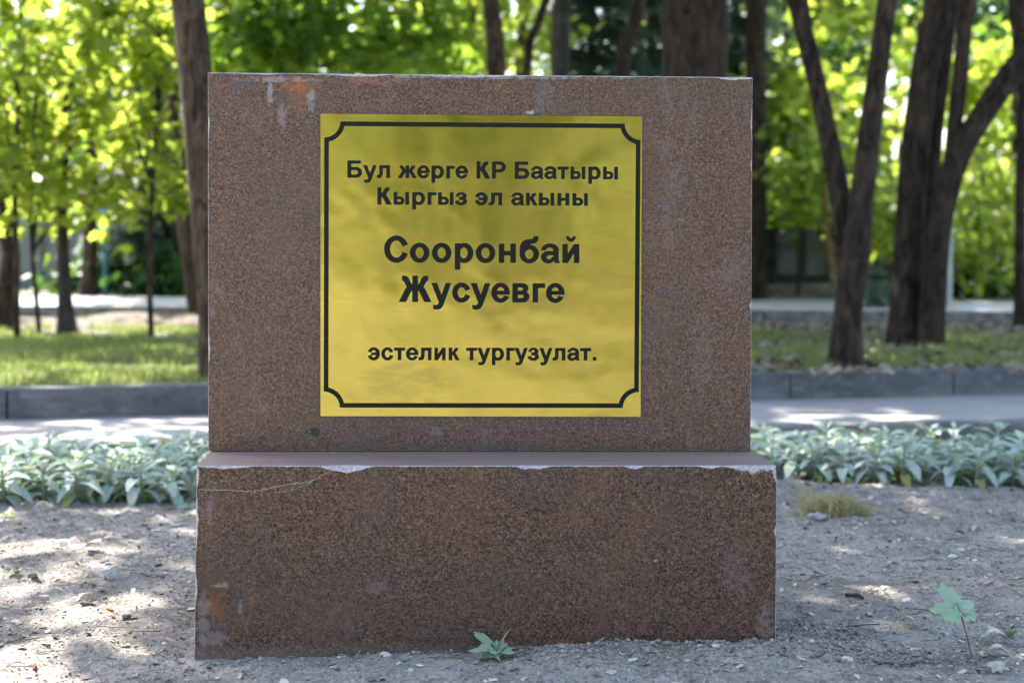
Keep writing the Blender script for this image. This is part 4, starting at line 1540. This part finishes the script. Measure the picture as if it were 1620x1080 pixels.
def lamb_proto(seed, h):
    r_ = random.Random(seed)
    rt = bpy.data.objects.new('lambs_ear', None)
    rt.empty_display_size = .05
    COL.objects.link(rt)
    lean = Vector((r_.uniform(-.15, .15), r_.uniform(-.15, .15), 1))
    pts = [Vector((0, 0, -.02)), lean * h * .4, lean * h * .72 + Vector((r_.uniform(-.005, .005), 0, 0))]
    V, F = tube_vf(pts, [.0065, .0055, .0045], 7)
    mesh_obj('stem', V, F, M_LSTEM, rt, smooth=True)
    n = 0
    az = r_.uniform(0, 6.28)
    levels = 9
    for lv in range(levels):
        s = lv / (levels - 1)
        z = h * (.10 + .62 * s)
        az += math.pi / 2 + r_.uniform(-.35, .35)
        for side in (0, math.pi):
            if lv == 0 and r_.random() < .35: continue
            kind = (2 if s < .25 else (4 if s < .5 else (1 if s < .75 else (0 if s < .95 else 3))))
            yel = (s < .35 and r_.random() < .22) or r_.random() < .03
            o = finish(bpy.data.objects.new('leaf', leaf_me[kind * 2 + (1 if yel else 0)]), rt)
            base = lean * z
            o.location = (base.x, base.y, base.z)
            sc = r_.uniform(.95, 1.4) * (1.0 if s < .9 else .75)
            o.scale = (sc, sc, sc)
            o.rotation_euler = (r_.uniform(-.15, .25) + (.25 if s > .8 else 0), r_.uniform(-.25, .25), az + side + r_.uniform(-.3, .3))
    return rt


protos = [lamb_proto(s, h) for s, h in ((1, .16), (2, .19), (3, .145), (4, .175), (5, .20), (6, .15))]
FR_L = [on_z(-60, 800, 0), on_z(330, 787, 0)]
FR_R = [on_z(1200, 752, 0), on_z(1700, 778, 0)]


def front_y(x):
    if x < 0:
        a, b = FR_L
    else:
        a, b = FR_R
    return a.y + (b.y - a.y) * (x - a.x) / (b.x - a.x)


used = set()
lamb_spots = []
for side, x0, x1 in (('left', -1.62, -.62), ('right', .70, 2.10)):
    for row in range(8):
        x = x0 + (.06 if row % 2 else 0)
        while x < x1:
            xx = x + random.uniform(-.03, .03)
            y = front_y(xx) + .055 + row * .105 + random.uniform(-.03, .03)
            if y < near_y(xx) - .07 and not (row > 4 and random.random() < .15):
                lamb_spots.append((side, row, xx, y))
            x += .092 if row < 3 else .105
ORD = ['first', 'second', 'third', 'fourth', 'fifth', 'sixth', 'seventh', 'eighth', 'ninth', 'tenth', 'eleventh', 'twelfth', 'thirteenth', 'fourteenth', 'fifteenth', 'sixteenth', 'seventeenth', 'eighteenth', 'nineteenth', 'twentieth']
cnt = {}
lamb_spots.sort(key=lambda s: (s[1] > 0, s[0], s[2] if s[0] == 'right' else -s[2]))
for side, row, x, y in lamb_spots:
    k = random.randrange(len(protos))
    if k not in used:
        o = protos[k]; used.add(k)
    else:
        o = copy_tree(protos[k])
    o.location = (x, y, gz(x, y) - .002)
    o.rotation_euler = (random.uniform(-.1, .1), random.uniform(-.1, .1), random.uniform(0, 6.28))
    s = random.uniform(.66, .92) * (1.05 if row == 0 else 1)
    o.scale = (s, s, s)
    key = (side, row)
    cnt[key] = cnt.get(key, 0) + 1
    tag(o, "silvery lamb's ear plant in the %s row, %s from the stone on the %s" % ('front' if row == 0 else ORD[row], ORD[cnt[key] - 1], side), 'plant', "lamb's ear plants in the bed behind the stone")

# ================================================================== litter, gravel, clods, twigs (uncountable)
def rough_pebble_tpl():
    ph = (1 + 5 ** .5) / 2
    v = np.array([(-1, ph, 0), (1, ph, 0), (-1, -ph, 0), (1, -ph, 0), (0, -1, ph), (0, 1, ph), (0, -1, -ph), (0, 1, -ph), (ph, 0, -1), (ph, 0, 1), (-ph, 0, -1), (-ph, 0, 1)]) / 1.9
    f = np.array([(0, 11, 5), (0, 5, 1), (0, 1, 7), (0, 7, 10), (0, 10, 11), (1, 5, 9), (5, 11, 4), (11, 10, 2), (10, 7, 6), (7, 1, 8), (3, 9, 4), (3, 4, 2), (3, 2, 6), (3, 6, 8), (3, 8, 9), (4, 9, 5), (2, 4, 11), (6, 2, 10), (8, 6, 7), (9, 8, 1)])
    v = v * np.random.default_rng(3).uniform(.55, 1.3, v.shape) * np.array([1, .85, .7])
    return v, f


PEB = rough_pebble_tpl()


def on_ground(n, x0, x1, y0, y1, keep=None):
    x = rng.uniform(x0, x1, n)
    y = y0 + (y1 - y0) * rng.uniform(0, 1, n)
    # not inside the stone
    lx = (x - OB.x) * EX.x + (y - OB.y) * EX.y
    ly = (x - OB.x) * EY.x + (y - OB.y) * EY.y
    ok = ~((lx > -.02) & (lx < 1.06) & (ly > -LEDGE - .004) & (ly < .34))
    if keep is not None: ok &= keep(x, y)
    x, y = x[ok], y[ok]
    return x, y, g_h(x, y)


def rmat(n, flat=.25):
    return rand_rot(n, 0, flat)


def bits(name, tpl, n, size, mat, label, cat, area, flat=.25, lift=.3, keep=None, stretch=(1, 1, 1)):
    x, y, z = on_ground(n, *area, keep=keep)
    s = rng.uniform(size[0], size[1], len(x)) ** 1.0
    s = size[0] + (s - size[0]) * rng.uniform(0, 1, len(x)) ** 2
    P = np.stack([x, y, z + s * lift], -1)
    v, f = scatter((tpl[0] * np.array(stretch), tpl[1]), P, s, rmat(len(x), flat))
    return tag(np_mesh(name, v, f, mat), label, cat, kind='stuff')


def vary(name, a, b, rough=.9):
    t = NT(name)
    rnd = t.n('ShaderNodeNewGeometry').outputs['Random Per Island']
    return t.end(t.principled(Base_Color=t.mix(rnd, a, b), Roughness=rough))


AREA = (-2.0, 2.4, 2.3, 5.0)
M_CLOD = vary('soil_crumb', (0.18, 0.15, 0.13), (0.40, 0.355, 0.315))
M_FLAKE = vary('dry_flake', (0.10, 0.08, 0.065), (0.60, 0.55, 0.48))
bits('gravel', PEB, 34000, (.0012, .0048), M_CLOD, 'fine soil crumbs and grit scattered over the ground', 'gravel', AREA)
near_stone = lambda x, y: rng.uniform(0, 1, len(x)) < np.exp(-(np.abs(y - 2.76) / .055) ** 2) * (x > -.05) + .35 * np.exp(-(np.abs(y - 2.76) / .04) ** 2) + (np.exp(-((x - .60) / .07) ** 2) * (y < 3.0) * (y > 2.68) * .9)
bits('soil_clods', PEB, 9000, (.002, .0080), M_CLOD, 'loose grey clods heaped against the foot of the stone', 'clods', (-.62, .85, 2.62, 3.0), keep=near_stone)
BLADE = (np.array([(-.5, -.22, 0), (0, -.30, .08), (.5, -.1, .02), (.42, .22, .06), (0, .33, -.02), (-.4, .2, .05)]), np.array([(0, 1, 5), (1, 2, 3), (1, 3, 4), (1, 4, 5)]))
bits('leaf_litter', BLADE, 20000, (.004, .024), M_FLAKE, 'pale crumbled dry leaves lying on the soil', 'leaf litter', AREA, flat=.3, lift=.12)
rgt = lambda x, y: rng.uniform(0, 1, len(x)) < np.clip(vfbm(x * 2.2, y * 2.2, 3, 77) * 2 + .25 + .5 * (x > .9) * (y < 2.9), 0, 1)
bits('leaf_litter', BLADE, 5200, (.008, .032), M_FLAKE, 'larger dry leaf pieces drifted in patches over the soil', 'leaf litter', AREA, flat=.3, lift=.12, keep=rgt)
TW = (np.array([(0, -.5, 0), (.02, -.5, .03), (-.02, -.5, .03), (.05, 0, .0), (.07, 0, .03), (.03, 0, .03), (0, .5, 0), (.012, .5, .02), (-.012, .5, .02)]),
      np.array([(0, 1, 4), (0, 4, 3), (1, 2, 5), (1, 5, 4), (2, 0, 3), (2, 3, 5), (3, 4, 7), (3, 7, 6), (4, 5, 8), (4, 8, 7), (5, 3, 6), (5, 6, 8)]))
bits('twig_litter', TW, 4200, (.018, .075), vary('dry_twig', (0.07, 0.055, 0.045), (0.30, 0.26, 0.21)), 'thin dry twigs and straw strewn over the soil', 'twigs', AREA, flat=.12, lift=.05)
# dry leaves on the lawn under the right stems
n = 2600
x = rng.uniform(.9, 4.6, n); y = rng.uniform(7.0, 11.2, n)
P = np.stack([x, y, lawn_h(x, y) + .012], -1)
v, f = scatter(BLADE, P, rng.uniform(.03, .07, n), rmat(n, .45))
tag(np_mesh('fallen_leaves', v, f, vary('fallen_leaf', (0.16, 0.11, 0.07), (0.36, 0.29, 0.21))), 'brown fallen leaves lying under the stems on the right lawn', 'fallen leaves', kind='stuff')


# ---- single things on the ground
def put(px, py, z=None):
    p = on_z(px, py, 0)
    for _ in range(3):
        p = on_z(px, py, gz(p.x, p.y))
    return p


def stone_thing(px, py, w, mat, label, flat=.55, cat='pebble', name='pebble'):
    p = put(px, py)
    r_ = random.Random(int(px * 7 + py))
    V, F = [], []
    nu, nv = 9, 6
    s = w * 2.93 / F_PX / 2 * (p.y / 2.93)
    for i in range(nv + 1):
        ph = math.pi * i / nv
        for j in range(nu):
            th = math.tau * j / nu
            q = Vector((math.sin(ph) * math.cos(th), math.sin(ph) * math.sin(th), math.cos(ph)))
            r = s * (1 + .35 * mnoise.noise(q * 1.7 + Vector((px, py, 0))))
            V.append((q.x * r, q.y * r * .8, q.z * r * flat + s * flat * .55))
    for i in range(nv):
        for j in range(nu):
            F.append((i * nu + j, i * nu + (j + 1) % nu, (i + 1) * nu + (j + 1) % nu, (i + 1) * nu + j)[::-1])
    o = mesh_obj(name, V, F, mat, None)
    o.location = p
    o.rotation_euler = (0, 0, r_.uniform(0, 6))
    return tag(o, label, cat)


M_PALE = simple('pale_stone', (0.55, 0.53, 0.48), .8, var=.2, scale=120)
M_GST = simple('grey_stone', (0.26, 0.25, 0.26), .8, var=.3, scale=120)
stone_thing(609, 1038, 19, M_PALE, 'white angular pebble lying right under the middle of the base')
stone_thing(641, 1043, 22, M_GST, 'grey flat pebble beside the white angular one', .4)
stone_thing(650, 1062, 12, M_PALE, 'small pale pebble in front of the grey flat one', .6)
stone_thing(532, 1056, 13, M_GST, 'little grey stone left of the white pebble near the stone foot', .5)
stone_thing(199, 975, 20, M_GST, 'rounded pale grey lump on the soil left of the stone', .5)
stone_thing(1327 - 35, 819, 36, simple('pinkish_stone', (0.33, 0.29, 0.29), .8, var=.2, scale=60), 'flat pinkish stone in front of the dry grass tuft', .3)
stone_thing(1508, 882, 18, M_PALE, 'pale chip of stone at the far right of the soil', .4)


def dry_leaf(px, py, w, col, label, rz=0, tilt=.3):
    p = put(px, py)
    s = w * p.y / F_PX
    tp = MAPLE[0].copy()
    tp[:, 2] += .30 * np.sin(tp[:, 1] * 3) + .25 * np.abs(tp[:, 0])
    o = mesh_obj('dry_leaf', [tuple(q * s) for q in tp], [tuple(int(a) for a in q) for q in MAPLE[1]], simple('curled_leaf', col, .8, var=.35, scale=90), None)
    o.location = p + Vector((0, 0, .004))
    o.rotation_euler = (tilt, random.uniform(-.2, .2), rz)
    return tag(o, label, 'leaf')


dry_leaf(60, 1068, 26, (0.12, 0.055, 0.03), 'dark reddish curled dry leaf at the lower left corner', 1.7, .5)
dry_leaf(176, 972, 19, (0.30, 0.12, 0.03), 'rusty orange dry leaf on the soil left of the base', 2.6, .4)
dry_leaf(105, 868, 30, (0.45, 0.42, 0.38), 'pale grey dry leaf flat on the soil at the left', 1.2, .1)
dry_leaf(138, 868, 36, (0.50, 0.46, 0.42), 'broad whitish dry leaf right of the pale grey one', 4.4, .1)
dry_leaf(70, 955, 22, (0.36, 0.32, 0.30), 'grey brown crumpled leaf on the left soil', .5, .3)
dry_leaf(140, 952, 34, (0.52, 0.50, 0.46), 'whitish crumpled leaf left of the rounded grey lump', 2.9, .3)
dry_leaf(184, 916, 40, (0.46, 0.43, 0.38), 'long light leaf scrap in the middle of the left soil', 1.0, .15)
dry_leaf(1590, 1015, 50, (0.50, 0.45, 0.36), 'large tan dry leaf at the lower right edge', 1.9, .2)
dry_leaf(1555, 1038, 48, (0.42, 0.38, 0.32), 'tan leaf scrap left of the large tan leaf', 4.2, .15)
dry_leaf(1585, 1068, 40, (0.36, 0.31, 0.26), 'brown leaf scrap at the lower right corner', .4, .15)
dry_leaf(1452, 991, 34, (0.40, 0.36, 0.32), 'dull folded leaf scrap left of the seedling', 1.4, .2)


def stick(px0, py0, px1, py1, w, col, label, bend=.01):
    a, b = put(px0, py0), put(px1, py1)
    n = 8
    pts = []
    for i in range(n + 1):
        s = i / n
        q = a.lerp(b, s)
        q.z = gz(q.x, q.y) + w * .5 + bend * math.sin(s * math.pi)
        q += Vector((0, .006 * math.sin(s * 7), 0))
        pts.append(q - a)
    V, F = tube_vf(pts, [w * .5 * (1 - .3 * i / n) for i in range(n + 1)], 7, .2, px0)
    o = mesh_obj('stick', V, F, simple('stick_bark', col, .85, var=.3, scale=150), None, smooth=True)
    o.location = a
    return tag(o, label, 'stick')


stick(1386, 1050, 1466, 1052, .0065, (0.16, 0.14, 0.15), 'straight grey stick lying at the lower right', .002)
stick(1338, 944, 1367, 948, .0085, (0.07, 0.055, 0.05), 'short thick dark stick on the soil right of the base', .001)
stick(0, 1026, 38, 1008, .004, (0.22, 0.19, 0.17), 'thin grey twig at the left edge of the soil', .003)
stick(222, 908, 260, 914, .004, (0.17, 0.14, 0.12), 'thin brown twig just left of the base', .003)
stick(370, 1035, 412, 1029, .0022, (0.15, 0.12, 0.07), 'thin curved brown stalk against the foot of the base', .016)
stick(530, 1036, 558, 1047, .0025, (0.35, 0.31, 0.25), 'dry straw stalk near the white pebble', .004)
stick(732, 1034, 744, 1024, .002, (0.16, 0.11, 0.06), 'tiny brown stalk leaning on the base left of the weed', .004)


# ---- weed with jagged leaves at the foot of the stone, seedling on the right, grass tuft
def lobed_leaf(L, mat, parent, loc, rot, curl=.3, name='leaf', narrow=1.0):
    """a finer lobed leaf blade with toothed edge and veins pressed in"""
    per = []
    lobes = [(math.radians(a), l) for a, l in ((-128, .42), (-62, .72), (0, 1.0), (62, .72), (128, .42))]
    N = 72
    V = [(0, .02, 0)]
    rings = 4
    for k in range(1, rings + 1):
        for i in range(N):
            th = -math.pi * .86 + 2 * math.pi * .86 * i / (N - 1)
            r = 0
            for a, l in lobes:
                dlt = abs(th - a)
                r = max(r, l * max(0, 1 - (dlt / .66) ** 1.5))
            r = max(r, .46)
            r *= 1 + .07 * (1 if i % 3 == 0 else -.4)
            s = k / rings
            x, y = math.sin(th) * r * s * narrow, math.cos(th) * r * s + .02
            z = -curl * (x * x * 1.2 + y * abs(y) * .55) + .05 * math.sin(th * 5) * s + .04 * fbm(x * 4, y * 4, L * 90)
            V.append((x * L, y * L, z * L))
    F = []
    for i in range(N - 1):
        F.append((0, 1 + i, 2 + i))
        for k in range(rings - 1):
            a = 1 + k * N + i
            F.append((a, a + N, a + N + 1, a + 1))
    o = mesh_obj(name, V, F, mat, parent, smooth=True)
    o.location = loc
    o.rotation_euler = rot
    return o


M_SEED = lamb_mat('seedling_leaf', (0.30, 0.42, 0.30), (0.26, 0.37, 0.26), (0.30, 0.46, 0.22))
M_WEED = lamb_mat('weed_leaf', (0.26, 0.34, 0.22), (0.20, 0.28, 0.18), (0.22, 0.32, 0.12))
M_STALK = simple('stalk', (0.16, 0.12, 0.08), .7)
b = put(1541, 1046)
sd = empty('maple_seedling', b, 'young maple seedling with one lobed pale green leaf at the lower right', 'seedling')
top = at(1519, 966, b.y - .005) - b
V, F = tube_vf([Vector((0, 0, -.01)), Vector((top.x * .35, 0, top.z * .4)), top], [.0016, .0014, .0012], 6)
mesh_obj('stem', V, F, M_STALK, sd, smooth=True)
lobed_leaf(.066, M_SEED, sd, top, (.75, -.12, .25), .45)
lobed_leaf(.024, M_SEED, sd, top, (-.35, .3, 3.4), .4)

b = put(787, 1032)
b.y = 2.735
wd = empty('weed', Vector((b.x, b.y, gz(b.x, b.y))), 'small jagged leaved weed growing at the foot of the base', 'weed')
for px, py, L, nr, rx, rz, cu in [(760, 1006, .062, .60, .62, .75, .5), (800, 1010, .052, .36, .80, -.55, .3), (820, 1030, .062, .50, .32, -1.35, .5), (762, 1036, .050, .6, .30, 1.9, .4)]:
    lobed_leaf(L, M_WEED, wd, (0, -.004, .014), (rx, 0, rz), cu, narrow=nr)
V, F = tube_vf([Vector((0, 0, -.01)), Vector((0, -.002, .008)), Vector((0, -.004, .016))], [.003, .0025, .002], 6)
mesh_obj('stem', V, F, M_STALK, wd, smooth=True)


def tuft(px, py, wpx, n, h, mat, label, cat='grass tuft'):
    b = put(px, py)
    w = wpx * b.y / F_PX / 2
    V, F = [], []
    for i in range(n):
        x = random.gauss(0, .45) * w
        y = random.gauss(0, .02)
        a = random.uniform(0, 6.28)
        L = h * random.uniform(.4, 1.15) * (1.15 - .6 * abs(x) / w if abs(x) < w else .5)
        ln = random.uniform(.2, 1.1)
        k = len(V)
        ww = random.uniform(.0008, .0016)
        dx, dy = math.cos(a), math.sin(a) * .5
        for s in (0, .4, .75):
            ox, oy = x + dx * L * ln * s * s, y + dy * L * ln * s * s
            z = L * (s - .25 * ln * s * s)
            V += [(ox - ww * dy * 2 - ww * .5, oy, z - .003), (ox + ww + ww * .5, oy + ww, z - .003)]
        V.append((x + dx * L * ln, y + dy * L * ln, L * (1 - .25 * ln)))
        F += [(k, k + 1, k + 3, k + 2), (k + 2, k + 3, k + 5, k + 4), (k + 4, k + 5, k + 6)]
    o = mesh_obj('grass_tuft', V, F, mat, None)
    o.location = b
    return tag(o, label, cat, kind='stuff')


M_STRAW = leaf_mat('straw_blade', (0.38, 0.31, 0.15), (0.50, 0.43, 0.22), (0.42, 0.36, 0.15), .3)
tuft(1322, 815, 125, 700, .065, M_STRAW, 'low tuft of yellowed dry grass on the soil right of the stone')
tuft(1275, 795, 20, 26, .075, M_STRAW, 'few upright straw blades beside the yellowed tuft')
M_GRN = leaf_mat('sprout_leaf', (0.10, 0.20, 0.04), (0.16, 0.28, 0.05), (0.3, 0.5, 0.06), .4)


def sprout(px, py, wpx, n, mat, label):
    b = put(px, py)
    w = wpx * b.y / F_PX
    V, F = [], []
    for i in range(n):
        a = i * 2.4 + random.uniform(-.3, .3)
        up_ = random.uniform(.25, 1.1)
        d = Vector((math.cos(a) * math.cos(up_), math.sin(a) * math.cos(up_), math.sin(up_)))
        s_ = Vector((-math.sin(a), math.cos(a), 0)) * w * .16
        L = w * random.uniform(.4, .7)
        k = len(V)
        V += [Vector((0, 0, 0)), d * L * .5 + s_, d * L - Vector((0, 0, L * .15)), d * L * .5 - s_]
        F += [(k, k + 1, k + 2, k + 3)]
    o = mesh_obj('sprout', V, F, mat, None)
    o.location = b
    return tag(o, label, 'sprout')


sprout(14, 818, 26, 7, M_GRN, 'yellow green sprout in front of the bed at the left edge')
sprout(25, 908, 34, 8, M_WEED, 'small green sprout on the left soil')
sprout(1266, 958, 14, 5, M_GRN, 'tiny bright green leaf just right of the base')
sprout(1425, 872, 12, 5, M_GRN, 'tiny green sprout in the middle of the right soil')
sprout(1387, 869, 12, 4, M_GRN, 'tiny green sprout left of its twin on the right soil')
sprout(1600, 822, 26, 7, M_WEED, 'green sprout before the bed at the right edge')
sprout(1597, 1006, 40, 10, M_WEED, 'low green weed among dry leaves at the lower right edge')
sprout(180, 1026, 10, 4, M_GRN, 'tiny yellow leaf on the soil left of the base')
sprout(290, 805, 26, 5, M_SEED, 'flat pale green leaf beside the stone at the bed edge')
